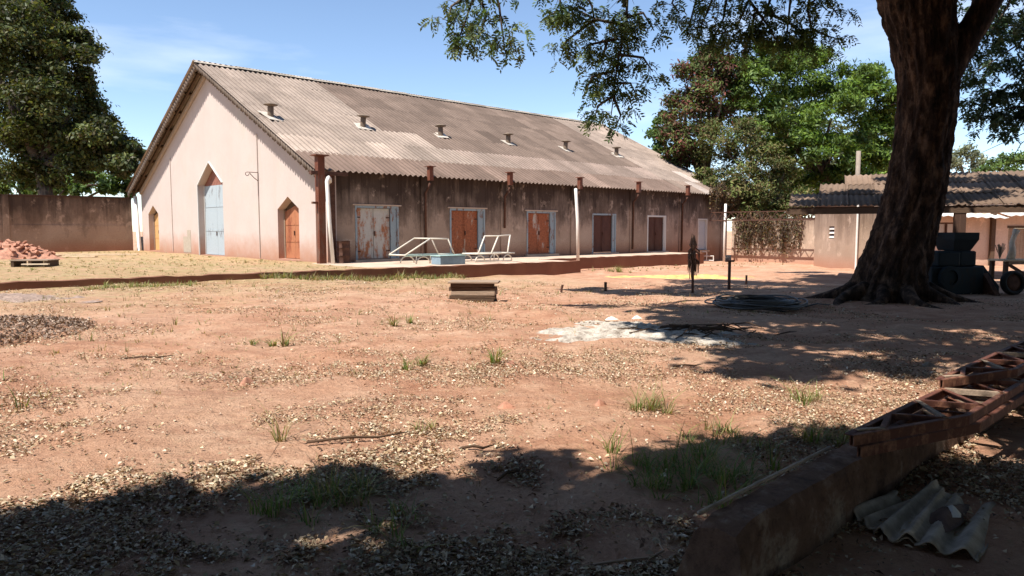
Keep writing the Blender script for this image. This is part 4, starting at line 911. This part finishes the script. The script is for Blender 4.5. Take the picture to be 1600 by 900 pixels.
creeper('creeper', 'thick brown vine clump at the roof corner beside the white post', [W(41.5, 25.0, 4.2), W(42.5, 25.0, 4.5), W(43.6, 24.9, 4.3), W(44.4, 24.7, 3.9)], 90, 1.5, DRY+[(.2, .14, .06)], 2)
creeper('creeper', 'tangle of dry twigs over the wall top beside the shelter', [W(43, 20.5, 3.4), W(43, 18.5, 3.2), W(42.6, 17, 3.3), W(42, 15.5, 3.0)], 110, 1.0, DRY, 3)

# ================================================================== BIG TREE
TB = at(1392, 470); TY = TB.y+.1
bt = thing('big_tree', 'massive dark rough-barked tree dominating the right side', 'tree', (TB.x, TY, TB.z))
prof = [(492, 1268, 1470), (476, 1300, 1458), (460, 1316, 1448), (440, 1330, 1447), (400, 1347, 1455), (350, 1366, 1468), (300, 1382, 1479), (250, 1391, 1484), (200, 1400, 1490), (150, 1405, 1496), (110, 1402, 1500), (70, 1394, 1497), (30, 1381, 1492), (0, 1373, 1489), (-60, 1355, 1486), (-130, 1345, 1470), (-220, 1345, 1455), (-320, 1350, 1440)]
ys = np.array([p[0] for p in prof][::-1], float); xl = np.array([p[1] for p in prof][::-1], float); xr = np.array([p[2] for p in prof][::-1], float)
nr, na = 300, 150; vs = []
for i in range(nr):
    py = 492-(492+320)*i/(nr-1); a_ = np.interp(py, ys, xl); b_ = np.interp(py, ys, xr)
    A_ = PY(a_, py, TY); B_ = PY(b_, py, TY); c = (A_+B_)/2; rad = (B_-A_).length/2; hgt = c.z-TB.z
    for k in range(na):
        th = 2*math.pi*k/na; fl = max(0, 1-hgt/1.1)**2
        rt = rad*(1+.10*fl*math.sin(5*th+.6)+.05*math.sin(3*th+hgt*.3)+.03*math.sin(7*th-hgt*.5))
        q = Vector((math.cos(th)*rad*1.7, math.sin(th)*rad*1.7, hgt*.8))
        ridge = abs(mnoise.noise(Vector((q.x*3.1, q.y*3.1, q.z*.9))))*.13 + mnoise.noise(q*2.1)*.06 + abs(mnoise.noise(Vector((q.x*7, q.y*7, q.z*3.2))))*.09+abs(mnoise.noise(Vector((q.x*16, q.y*16, q.z*8))))*.05+mnoise.noise(q*26)*.012
        rt += (ridge-.19)*min(1, rad)
        for (bth, bz_, br_, bh) in ((.15, 2.35, .5, .14), (-1.4, 1.1, .45, .1), (-2.2, 1.6, .4, .07), (-.9, .35, .5, .16), (-1.9, .3, .5, .12), (-1.2, 3.0, .4, .07)):
            dd = ((math.atan2(math.sin(th-bth), math.cos(th-bth))*rad)**2+(hgt-bz_)**2)/(br_*.55)**2; rt += bh*math.exp(-dd*2)
        vs.append((c.x+rt*math.cos(th)-TB.x, TY+rt*math.sin(th)-TY, c.z-TB.z if i else -.5))
fs = [(i*na+k, i*na+(k+1) % na, (i+1)*na+(k+1) % na, (i+1)*na+k) for i in range(nr-1) for k in range(na)]
fs.append(tuple((nr-1)*na+k for k in range(na)))
MB().add(vs, fs).build('trunk', M_bark, bt, smooth=True)
loc0 = Vector((TB.x, TY, TB.z))
for (ra, rl, r0_) in ((-2.75, 1.7, .2), (-2.2, 1.3, .17), (-1.6, 1.5, .18), (-1.0, 1.2, .16), (-.4, 1.5, .19), (.5, 1.4, .17), (3.0, 1.5, .18)):
    pts = []; rs_ = []
    for q in range(9):
        t = q/8; a_ = ra+.25*math.sin(t*3+ra*5)*t; d_ = .75+rl*t; x_, y_ = d_*math.cos(a_), d_*math.sin(a_)
        pts.append((x_, y_, gz(loc0.x+x_, loc0.y+y_)-loc0.z+.3*(1-t)**2.2-.02-.08*t)); rs_.append(r0_*(1-t*.75))
    MB().tube(pts, rs_, 10).build('root', M_bark, bt, smooth=True)
def BP(px, py, Y): return PY(px, py, Y)-loc0
def limb(path, rad, name='limb', n=12, mat=M_bark):
    pts = []; rs = []
    for i in range(len(path)-1):
        for s in range(5):
            t = s/5; pts.append(path[i].lerp(path[i+1], t)+Vector((mnoise.noise(path[i]*3+Vector((t*3, 0, 0))), mnoise.noise(path[i]*3+Vector((0, t*3, 5))), 0))*.03); rs.append(rad[i]*(1-t)+rad[i+1]*t)
    pts.append(path[-1]); rs.append(rad[-1]); return MB().tube(pts, rs, n).build(name, mat, bt, smooth=True)
limb([BP(1462, 150, TY), BP(1490, 92, TY-.1), BP(1522, 40, TY-.15), BP(1556, -20, TY-.2), BP(1600, -110, TY-.3), BP(1680, -260, TY-.2)], [.3, .34, .3, .27, .23, .16])
top = BP(1395, -315, TY)
# boughs reaching out over the yard, their hanging ends come back into view
HB = {'a': [BP(1390, -300, TY), BP(1250, -330, 16), BP(1060, -300, 14.5), BP(900, -200, 13.5), BP(760, -90, 13)],
      'b': [BP(1385, -250, TY), BP(1250, -220, 16), BP(1110, -160, 14.6), BP(1000, -90, 13.8), BP(975, 10, 13.4)],
      'c': [BP(1380, -200, TY), BP(1330, -160, 16.3), BP(1230, -100, 15.2), BP(1180, -40, 15)]}
limb(HB['a'], [.3, .22, .15, .09, .05]); limb(HB['b'], [.26, .18, .12, .07, .04]); limb(HB['c'], [.22, .15, .1, .06])
# hanging sprays of pinnate leaves: (px, py) polylines of twigs
def spray(paths, name, seed, Y, dens, spread, cols, leaflet=.095, pairs=5, gap=.035):
    rg = np.random.default_rng(seed); mb = MB(); P = []; N = []; T = []; L = []; C = []
    cc = np.array(cols)
    for path in paths:
        pts = [BP(x_, y_, Y+(dy if len(q) > 2 else 0)) for q in path for (x_, y_, dy) in [(q[0], q[1], q[2] if len(q) > 2 else 0)]]
        r0 = .028; n = len(pts); mb.tube(pts, [r0*(1-.8*i/(n-1))+.004 for i in range(n)], 6)
        tot = sum((pts[i+1]-pts[i]).length for i in range(n-1))
        for q in range(int(tot*dens)):
            s = rg.random()**.8*(n-1.001); i0 = int(s); p = pts[i0].lerp(pts[i0+1], s-i0)
            side = Vector((rg.normal()*spread, rg.normal()*spread, rg.normal()*spread*.45-.08))
            e = p+side
            if rg.random() < .35: mb.tube([p, p.lerp(e, .5)+Vector((0, 0, .04)), e], [.006, .005, .003], 4, False)
            for w in range(rg.integers(2, 5)):                    # compound leaves at the twig end
                d = Vector((rg.normal(), rg.normal(), rg.normal()*.5-.75)).normalized(); lat = d.cross(Vector((rg.normal(), rg.normal(), rg.normal()))).normalized(); nn = d.cross(lat)
                c0 = cc[rg.integers(0, len(cc))]*rg.uniform(.7, 1.3)
                for k in range(pairs):
                    bp = e+d*(.03+gap*k)+Vector((0, 0, -.004*k*k))
                    for sgn in (-1, 1):
                        ax = (lat*sgn+d*.75+Vector((0, 0, -.25))).normalized(); ll = leaflet*rg.uniform(.75, 1.2)
                        P.append(bp+ax*ll*.5); T.append(ax); N.append(nn+Vector(rg.normal(size=3)*.25)); L.append(ll); C.append(c0*rg.uniform(.85, 1.15))
    P = np.array(P); N = unit(np.array(N)); T = np.array(T); L = np.array(L); Vv, Ff = leaf_cards(P, N, T, L, L*.36)
    tw = mb.build(name, M_bark2, bt, smooth=True); np_mesh('foliage', Vv, Ff, M_leaf, tw, np.repeat(np.array(C), 4, 0))
HC = [(.075, .125, .045), (.1, .155, .05), (.06, .105, .05), (.13, .165, .05), (.08, .115, .055)]
spray([[(770, -90), (745, -20), (725, 40), (715, 65)], [(760, -60), (780, 10), (785, 50), (790, 85)], [(735, -10), (705, 10), (698, 40)], [(745, -20), (760, 25), (750, 55)]], 'branch', 21, 13, 17, .17, HC+[(.13, .15, .05)])
spray([[(975, -60), (980, 0), (978, 45), (965, 95), (960, 140), (955, 180)], [(978, 40), (930, 30), (890, 10), (855, 25)], [(930, 30), (890, 60), (875, 75)], [(965, 60), (920, 70), (905, 90)], [(970, 30), (1005, 20), (1022, 48)], [(965, 85), (1005, 90), (1020, 112)], [(960, 110), (925, 120), (912, 150)], [(960, 130), (985, 130), (995, 150)], [(958, 150), (935, 165), (930, 178)], [(958, 150), (970, 180), (965, 192)], [(880, -60), (875, 0), (880, 35)], [(900, -40), (925, 10), (930, 40)], [(950, 60), (940, 95), (925, 100)]], 'branch', 22, 13.4, 17, .16, HC)
spray([[(1180, -60), (1170, 0), (1150, 45), (1100, 60)], [(1170, 0), (1200, 40), (1220, 75)], [(1100, -40), (1085, 10), (1075, 45)], [(1140, -30), (1130, 30), (1110, 70)], [(1230, -60), (1235, 0), (1230, 50), (1250, 75)], [(1180, 20), (1170, 60), (1160, 85)], [(1270, -30), (1262, 15), (1268, 45), (1290, 55), (1312, 62)], [(1262, 10), (1285, -10), (1310, 25)], [(1060, -20), (1050, 5), (1062, 20)], [(1210, -20), (1195, 25), (1180, 55)], [(1120, -20), (1105, 20), (1095, 40)], [(1200, 20), (1240, 40), (1260, 65)]], 'branch', 23, 15, 20, .22, HC)
spray([[(1600, -80, -1), (1575, 10, -1), (1545, 55, -1), (1525, 90, -1)], [(1640, 20), (1590, 70), (1545, 100), (1515, 120)], [(1660, 90), (1600, 130), (1550, 145), (1510, 160)], [(1660, 150), (1605, 165), (1560, 172), (1522, 190)], [(1600, 40), (1570, 40), (1540, 20), (1515, 15)], [(1650, 120), (1600, 175), (1570, 195)], [(1530, -60), (1520, 0), (1512, 30)], [(1640, -20), (1610, 30), (1590, 45)], [(1650, 60), (1615, 95), (1585, 105)], [(1655, 130), (1620, 150), (1590, 150)]], 'branch', 24, 20, 20, .28, [(.04, .075, .04), (.055, .095, .05), (.035, .065, .035)], .13)
# bare dipping twigs at the right
MB().tube([BP(1640, 190, 15), BP(1585, 215, 15), BP(1535, 238, 15)], [.012, .009, .004], 5).tube([BP(1640, 190, 15), BP(1595, 225, 15), BP(1575, 260, 15)], [.012, .009, .004], 5).build('bare_twig', M_bark2, bt)
# the crown over the yard: foliage masses placed where its shade falls on the ground
def inpoly(p, poly):
    x_, y_ = p; c = False; j = len(poly)-1
    for i in range(len(poly)):
        if (poly[i][1] > y_) != (poly[j][1] > y_) and x_ < (poly[j][0]-poly[i][0])*(y_-poly[i][1])/(poly[j][1]-poly[i][1])+poly[i][0]: c = not c
        j = i
    return c
def shade_points(poly, step, seed, jit=.4):
    g_ = [at(*q) for q in poly]; pl_ = [(q.x, q.y) for q in g_]; r_ = random.Random(seed)
    x0, x1 = min(q[0] for q in pl_), max(q[0] for q in pl_); y0, y1 = min(q[1] for q in pl_), max(q[1] for q in pl_); out = []
    yy = y0
    while yy < y1:
        xx = x0
        while xx < x1:
            p = (xx+r_.uniform(-jit, jit)*step, yy+r_.uniform(-jit, jit)*step)
            if inpoly(p, pl_): out.append(Vector((p[0], p[1], gz(*p))))
            xx += step
        yy += step
    return out
def upsun(p, h): k = (h-p.z)/SUN_DIR.z; return p+SUN_DIR*k
def overhead(p, r, rg_, lo=7.5, hi=10.5):
    for h in np.linspace(rg_.uniform(lo, hi), 16, 12):
        q = upsun(p, h)
        if q.z-r*1.25 > EYE+.318*max(q.y, 0)+.3: return q
    return q
rg_ = random.Random(31)
big = []
LIT = [(at(*q), w) for q, w in (((930, 742), .3), ((640, 872), .22), ((505, 862), .25), ((1010, 872), .22), ((290, 836), .18), ((760, 812), .2), ((1130, 800), .22), ((1285, 548), .5), ((1400, 528), .5), ((1455, 482), .5), ((1535, 520), .6), ((1340, 582), .45), ((1235, 505), .45), ((1500, 575), .5), ((1560, 700), .4), ((1500, 712), .35))]
def lit_gap(c, r, k=1.):                      # small openings in the foliage where sun flecks reach the ground
    c = Vector(c); g0 = c-SUN_DIR*(c.z/SUN_DIR.z)
    return any((g0.x-q.x)**2+(g0.y-q.y)**2 < (w*k+r*.45*k)**2 for q, w in LIT)
POLY1 = [(1050, 508), (1120, 474), (1330, 455), (1480, 455), (1680, 440), (1700, 670), (1600, 636), (1470, 614), (1330, 604), (1200, 582), (1090, 545)]
for p in shade_points(POLY1, .8, 5):
    if rg_.random() < .05: continue
    r = rg_.uniform(.6, .95); big.append((tuple(overhead(p, r, rg_)-loc0), (r, r, r*.65)))
POLY2 = [(850, 448), (1200, 452), (1215, 462), (1000, 460)]
for p in shade_points(POLY2, .8, 6):
    r = rg_.uniform(.35, .55); big.append((tuple(overhead(p, r, rg_, 8.5, 10)-loc0), (r, r, r*.5)))
for k in range(90):                                                # foliage shading the trunk and what stands beyond it
    p = Vector((TB.x+rg_.uniform(-.9, 2.6), TY+rg_.uniform(-.7, 2), rg_.uniform(.3, 5.5))); r = rg_.uniform(.6, .95); big.append((tuple(overhead(p, r, rg_, 9, 12)-loc0), (r, r, r*.7)))
for k in range(60):
    p = Vector((rg_.uniform(10, 13.6), rg_.uniform(19, 26), rg_.uniform(0, 3))); r = rg_.uniform(.7, 1.1); big.append((tuple(overhead(p, r, rg_, 9, 12)-loc0), (r, r, r*.7)))
for k in range(2600):
    p = Vector((rg_.uniform(1, 24), rg_.uniform(1, 24), rg_.uniform(7, 15))); r = rg_.uniform(.9, 1.4); g0 = p-SUN_DIR*(p.z/SUN_DIR.z)
    if p.z-r*1.3 < EYE+.335*p.y+.4 or g0.y > 26 or g0.x < 5.2 or (g0.x > 13.8 and g0.y > 18.5): continue
    if g0.y < 11.8 and g0.x < .62*g0.y+1.6: continue
    big.append((tuple(p-loc0), (r, r, r*.6)))
    if len(big) > 620: break
for k in range(46):                     # broken shade over the shelter roof
    p = Vector((rg_.uniform(10, 19), rg_.uniform(24.5, 31), 3.2)); r = rg_.uniform(.45, .8); big.append((tuple(overhead(p, r, rg_, 9, 12)-loc0), (r, r, r*.6)))
big = [q for q in big if not lit_gap(Vector(q[0])+loc0, q[1][0], .85)]
rgn = np.random.default_rng(5)
crown('crown', big, 420, .3, HC, M_leaf, bt, rgn, 7, .55, .3, .3, .6, .2)
mb = MB(); limbs(mb, top, [Vector(big[i][0]) for i in rgn.choice(len(big), 26, replace=False)], .16, rgn, .03, .12); mb.build('limb', M_bark, bt, smooth=True)
# --- tree behind the viewpoint whose shade falls across the foreground
fg = []
POLY3 = [(-150, 900), (-60, 838), (150, 800), (330, 772), (470, 760), (560, 746), (740, 752), (800, 720), (850, 698), (950, 700), (1040, 722), (1110, 668), (1190, 672), (1330, 676), (1420, 690), (1560, 690), (1700, 640), (1700, 900), (1300, 1300), (-300, 1300)]
for p in shade_points(POLY3, .5, 8, .3):
    r = rg_.uniform(.3, .42); fg.append((tuple(overhead(p, r, rg_, 5.6, 7.4)), (r, r, r*.6)))
POLY4 = [(-200, 960), (-60, 860), (330, 800), (560, 775), (740, 790), (860, 740), (1000, 745), (1120, 720), (1340, 720), (1480, 740), (1700, 700), (1700, 900), (1300, 1300), (-300, 1300)]
for p in shade_points(POLY4, .45, 18, .3):
    r = rg_.uniform(.34, .46); fg.append((tuple(overhead(p, r, rg_, 6.5, 8.6)), (r, r, r*.6)))
for k in range(1500):
    p = Vector((rg_.uniform(-13, 11), rg_.uniform(-12, 3.2), rg_.uniform(5.5, 10.5))); r = rg_.uniform(.8, 1.25); g0 = p-SUN_DIR*(p.z/SUN_DIR.z)
    if p.z-r*1.3 < EYE+.33*max(p.y, 0)+.4: continue
    if g0.y > 3.05+.25*math.sin(g0.x*2)+(.5 if g0.x > 2.4 else 0)-r*.5: continue
    fg.append((tuple(p), (r, r, r*.6)))
    if len(fg) > 900: break
fg = [q for q in fg if not lit_gap(q[0], q[1][0], .66)]
tree('leafy_tree', 'leafy tree behind the viewpoint whose shade darkens the foreground', (-5.2, -5.5, 0), (-5.0, -5.3, 4.5), .4, fg, 240, .22, HC, seed=15, sub=5, nl=26, aspect=.6, rnd=.5, sig=.32, shell=.2)

# added unseen trees behind and right of the viewpoint, blocking sky light to deepen shade
rgv = np.random.default_rng(44); gcl = []
for k in range(300):
    az = math.radians(rgv.uniform(62, 278)); d_ = rgv.uniform(15, 24); x_, y_ = d_*math.sin(az), d_*math.cos(az)
    if x_ > 0 and y_ > 0 and x_ < y_*.95+6: continue
    gcl.append(((x_, y_, rgv.uniform(1, 15)), (2.4, 2.4, 2.0)))
gr_ = crown('added_grove', gcl, 260, .55, GREEN_D, M_leaf, None, rgv, 7, .6, .3, .32, .7, .3)
tag(gr_, 'unseen foliage mass added behind the viewpoint to block sky light', 'trees', kind='stuff')

# ================================================================== GRASS, WEEDS, LITTER
def blades(n, h, spread, rg, cols, w=.008, lean=.5):
    V_ = []; F_ = []; C_ = []; cc = np.array(cols)
    ns = max(1, int(n/16)); cen = rg.normal(size=(ns, 2))*spread*.5; sh_ = rg.uniform(.5, 1.2, ns)
    for k in range(n):
        q_ = int(rg.integers(0, ns)); a = rg.uniform(0, 2*math.pi); r = min(.05, spread*.4)*math.sqrt(rg.random()); p = np.array([cen[q_, 0]+r*math.cos(a), cen[q_, 1]+r*math.sin(a), -.01]); hh = h*sh_[q_]*rg.uniform(.45, 1.2)
        a2 = a+rg.normal()*.7; d = np.array([math.cos(a2), math.sin(a2), 0]); s = np.array([-d[1], d[0], 0])*w*rg.uniform(.7, 1.4); l = lean*rg.uniform(.2, 1.4)*hh
        b0 = len(V_); ts = (0, .4, .75, 1)
        for t in ts:
            c = p+d*l*t*t+np.array([0, 0, hh*(t-.28*t*t*min(1.5, l/hh))]); ww = s*(1-t*.85); V_ += [c-ws for ws in (ww, -ww)]
        F_ += [(b0+2*q, b0+2*q+1, b0+2*q+3, b0+2*q+2) for q in range(3)]
        c = cc[rg.integers(0, len(cc))]*rg.uniform(.7, 1.3); C_ += [c]*8
    return np.array(V_), np.array(F_, np.int32), np.array(C_)
GCOL = [(.13, .2, .045), (.17, .24, .06), (.09, .15, .035), (.28, .26, .1)]
DCOL = [(.36, .29, .15), (.25, .24, .1), (.42, .33, .19), (.19, .2, .075), (.3, .2, .11)]
tufts = [(1010, 643, 90, .24, .13, DCOL+GCOL, 'upright yellow-green grass tuft in the sun right of centre'), (1257, 627, 70, .22, .15, DCOL+GCOL, 'sunlit grass tuft left of the truss ends'),
         (1085, 745, 420, .24, .42, GCOL, 'widest dark green grass clump by the concrete beam'), (1150, 690, 160, .17, .3, GCOL+DCOL, 'grass clump at the sunny edge behind the widest clump'), (1275, 690, 140, .18, .25, GCOL+DCOL, 'grass clump against the pointed truss end'),
         (470, 790, 120, .22, .2, GCOL, 'grass tuft on the shade edge left of centre'), (548, 770, 110, .2, .18, GCOL+DCOL, 'grass tuft at the shade edge with yellow blades'), (635, 835, 60, .2, .22, GCOL, 'dark grass tuft deep in the foreground shade'),
         (625, 668, 30, .16, .15, DCOL, 'thin dry tuft in the sunny centre ground'), (640, 572, 40, .2, .3, DCOL+GCOL, 'weedy tuft in the middle of the bare yard'), (420, 540, 40, .24, .3, DCOL+GCOL, 'weedy tuft left of the middle of the yard'),
         (775, 565, 34, .22, .2, GCOL+DCOL, 'green tuft near the ash patch'), (450, 690, 16, .3, .1, DCOL, 'single tall dry stalk tuft in the left foreground'), (620, 505, 30, .22, .22, DCOL+GCOL, 'small tuft in line with the tube frames'),
         (1045, 640, 16, .2, .25, DCOL, 'sparse blades right of the yellow-green tuft'), (965, 425, 160, .38, .75, GCOL+DCOL, 'tall bright weeds against the platform edge')]
for i, (px, py, n, h, s, cols, lab) in enumerate(tufts):
    rg = np.random.default_rng(100+i); Vv, Ff, Cc = blades(int(n*1.5), h*1.1, s*1.15, rg, cols, .0042 if py > 600 else .009, 1.3); tag(np_mesh('grass_tuft', Vv, Ff, M_grass, None, Cc, loc=at(px, py)), lab, 'grass')
# scattered weeds along the kerb and terrace (uncountable)
rg = np.random.default_rng(77); VV = []; FF = []; CC = []; off = 0
def scatter(n, fu, h, w, cols, k=7, lean=.6, sp=.08):
    global off
    for _ in range(n):
        u_, v_ = fu(); q = W(u_, v_); z = gz(q.x, q.y)
        a, b, c = blades(int(rg.integers(max(2, k//2), k+3)), h*rg.uniform(.4, 1.3), sp, rg, cols, w, lean); a = a+np.array([q.x, q.y, z]); VV.append(a); FF.append(b+off); CC.append(c); off += len(a)
scatter(420, lambda: (rg.uniform(9.2, 16.5), 20.4-abs(rg.normal())*.4), .24, .01, GCOL+DCOL+DCOL, 7, 1.)
scatter(170, lambda: (rg.uniform(4.4, 7), 19.3+rg.normal()*.3), .15, .009, GCOL+DCOL, 8, 1.)
scatter(1100, lambda: (rg.uniform(-3, 13.6), rg.uniform(20.9, 33)), .075, .011, DCOL+[(.25, .2, .09), (.16, .19, .06)], 6, 1.3, .2)
scatter(500, lambda: (rg.uniform(2, 13.8), rg.uniform(26, 47)), .1, .016, DCOL+[(.16, .19, .06)], 6, 1.3, .3)
scatter(1700, lambda: (rg.uniform(0, 17), rg.uniform(7, 20.3)), .07, .006, DCOL+[(.2, .13, .07), (.17, .2, .07)], 4, 1.2)
scatter(260, lambda: (rg.uniform(0, 16), rg.uniform(6, 20)), .17, .006, DCOL+[(.2, .13, .07), (.15, .19, .06)], 7, 1.0, .14)
scatter(120, lambda: (rg.uniform(25, 42), 22.2-abs(rg.normal())*1.2), .12, .016, DCOL)
scatter(420, lambda: (rg.uniform(1, 9), rg.uniform(1.9, 9)), .05, .0028, DCOL+[(.2, .13, .07)], 3, 1.4)
tag(np_mesh('weeds', np.concatenate(VV), np.concatenate(FF), M_grass, None, np.concatenate(CC)), 'sparse dry grass and weeds sprouting over the yard', 'grass', kind='stuff')
# leaf litter
def litter(n, rmin, rmax, size, thr, cols, seed, amin=-52, amax=52, up=.012):
    rg = np.random.default_rng(seed); m_ = n*5; r = rmin*(rmax/rmin)**rg.random(m_); a = np.radians(rg.uniform(amin, amax, m_)); x_ = r*np.sin(a); y_ = r*np.cos(a); keep = []
    for i in range(m_):
        f = mnoise.noise(Vector((x_[i]*.55, y_[i]*.8, seed)))+.5*mnoise.noise(Vector((x_[i]*1.7, y_[i]*2.6, seed+3)))+.35*mnoise.noise(Vector((x_[i]*5, y_[i]*6, 1)))
        f += .1*(1-float(sstep(4.4, 6.4, y_[i]+.6*math.sin(x_[i]*1.7))))
        if rg.random() < .9/(1+math.exp(-(f-thr)*16))+.03: keep.append(i)
        if len(keep) >= n: break
    k = np.array(keep); x_ = x_[k]; y_ = y_[k]; u_, v_ = uv(x_, y_); ok = ~((v_ > 20.4)); x_ = x_[ok]; y_ = y_[ok]; u_ = u_[ok]; v_ = v_[ok]; n_ = len(x_)
    z = gz_uv(u_, v_)+up+np.abs(rg.normal(size=n_))*.008
    for i in range(n_): z[i] += .022*mnoise.noise(Vector((u_[i], v_[i], 0))*2.3)+.013*mnoise.noise(Vector((u_[i], v_[i], 0))*6.1)
    N = unit(np.stack([rg.normal(size=n_)*.42, rg.normal(size=n_)*.42, np.ones(n_)], 1)); T = rg.normal(size=(n_, 3)); L = size*.95*np.clip(np.exp(rg.normal(size=n_)*.4), .4, 2.1)*(1+.04*y_)*(1+.45*(1-sstep(3.8, 7.2, y_)))
    Vv, Ff = leaf_cards(np.stack([x_, y_, z], 1), N, T, L, L*rg.uniform(.3, .65, n_), .3)
    cc = np.array(cols); C = cc[rg.integers(0, len(cc), n_)]*rg.uniform(.7, 1.25, (n_, 1)); return Vv, Ff, np.repeat(C, 4, 0)
LC = [(.55, .43, .3), (.48, .35, .22), (.4, .28, .17), (.6, .5, .38), (.22, .12, .07), (.15, .085, .055), (.36, .3, .2), (.28, .18, .11)]
a1 = litter(125000, 2.4, 9.5, .0175, .15, LC, 1); a2 = litter(60000, 7.5, 24, .02, .16, LC, 2)
tag(np_mesh('leaf_litter', np.concatenate([a1[0], a2[0]]), np.concatenate([a1[1], a2[1]+len(a1[0])]), M_litter, None, np.concatenate([a1[2], a2[2]])), 'pale fallen leaves scattered over the red earth', 'leaves', kind='stuff')
# brown leaf heap at the left edge
lh = at(-12, 520); rg = np.random.default_rng(9); n_ = 5200; rad = np.sqrt(rg.random(n_)); a = rg.uniform(0, 6.28, n_); x_ = 1.35*rad*np.cos(a); y_ = 1.4*rad*np.sin(a); z = .16*(1-rad**2)+rg.normal(size=n_)*.02+.02
Vv, Ff = leaf_cards(np.stack([x_, y_, z], 1), unit(rg.normal(size=(n_, 3))+np.array([0, 0, 1.2])), rg.normal(size=(n_, 3)), .065*rg.uniform(.5, 1.4, n_), .03*rg.uniform(.5, 1.4, n_)); C = np.array([(.3, .2, .15), (.46, .35, .27), (.22, .14, .1), (.2, .15, .12)])[rg.integers(0, 4, n_)]*rg.uniform(.7, 1.2, (n_, 1))
tag(np_mesh('leaf_heap', Vv, Ff, M_litter, None, np.repeat(C, 4, 0), loc=lh), 'raked heap of brown leaves at the left edge', 'leaves', kind='stuff')
# brush of dead twigs beside the ash
bp_ = at(1100, 524); mb = MB()
for k in range(40):
    a = rr.gauss(.2, .5); L_ = rr.uniform(.3, .9); x_ = rr.gauss(0, .4); y_ = rr.gauss(0, .22); z = rr.uniform(.02, .14)
    mb.tube([(x_-L_/2*math.cos(a), y_-L_/2*math.sin(a), z), (x_, y_, z+rr.uniform(0, .07)), (x_+L_/2*math.cos(a+.3), y_+L_/2*math.sin(a+.3), z*.6)], [.01, .012, .005], 4)
tag(mb.build('brush_pile', M_wood_dark, None, bp_), 'low pile of dead dark twigs at the shaded end of the ash', 'twigs')
# loose sticks and reddish clods on the bare ground
sticks = [(560, 690, .75, .22, 'long thin stick lying left of centre in the sun'), (230, 562, .6, .1, 'stick lying in the left middle ground'), (745, 705, .25, -.1, 'short dark stick right of the long thin one'), (1075, 575, .35, .0, 'short stick lying beyond the sunny grass tuft'), (800, 745, .3, .9, 'leaning stick at the shade edge in the centre')]
for px, py, L_, an, lab in sticks:
    o = at(px, py); tag(MB().tube([(-L_/2, 0, .02), (-L_*.1, .02, .035), (L_*.2, -.01, .03), (L_/2, .03, .045)], [.011, .012, .01, .004], 5).build('stick', M_wood_dark, None, o, an, smooth=True), lab, 'stick')
clods = [(790, 637, .1, 'red clod nearest the centre of the sunny ground'), (937, 632, .08, 'red clod left of the yellow-green tuft'), (385, 600, .13, 'flat red clod in the left sunny ground'), (800, 572, .12, 'red clod beyond the centre near the ash patch'), (1450, 572, .09, 'pale stone in the tree shade beyond the trusses')]
for i, (px, py, r, lab) in enumerate(clods):
    o = at(px, py); tag(MB().add(*mound(r, r*.6, r*.45, 14, i+2, .2)).build('clod', M_brickred if i < 4 else M_fibro, None, o+Vector((0, 0, .015)), i*.7, smooth=True), lab, 'clod' if i < 4 else 'stone')
# bark shards and small stones strewn in the near ground
bpy.context.view_layer.update()
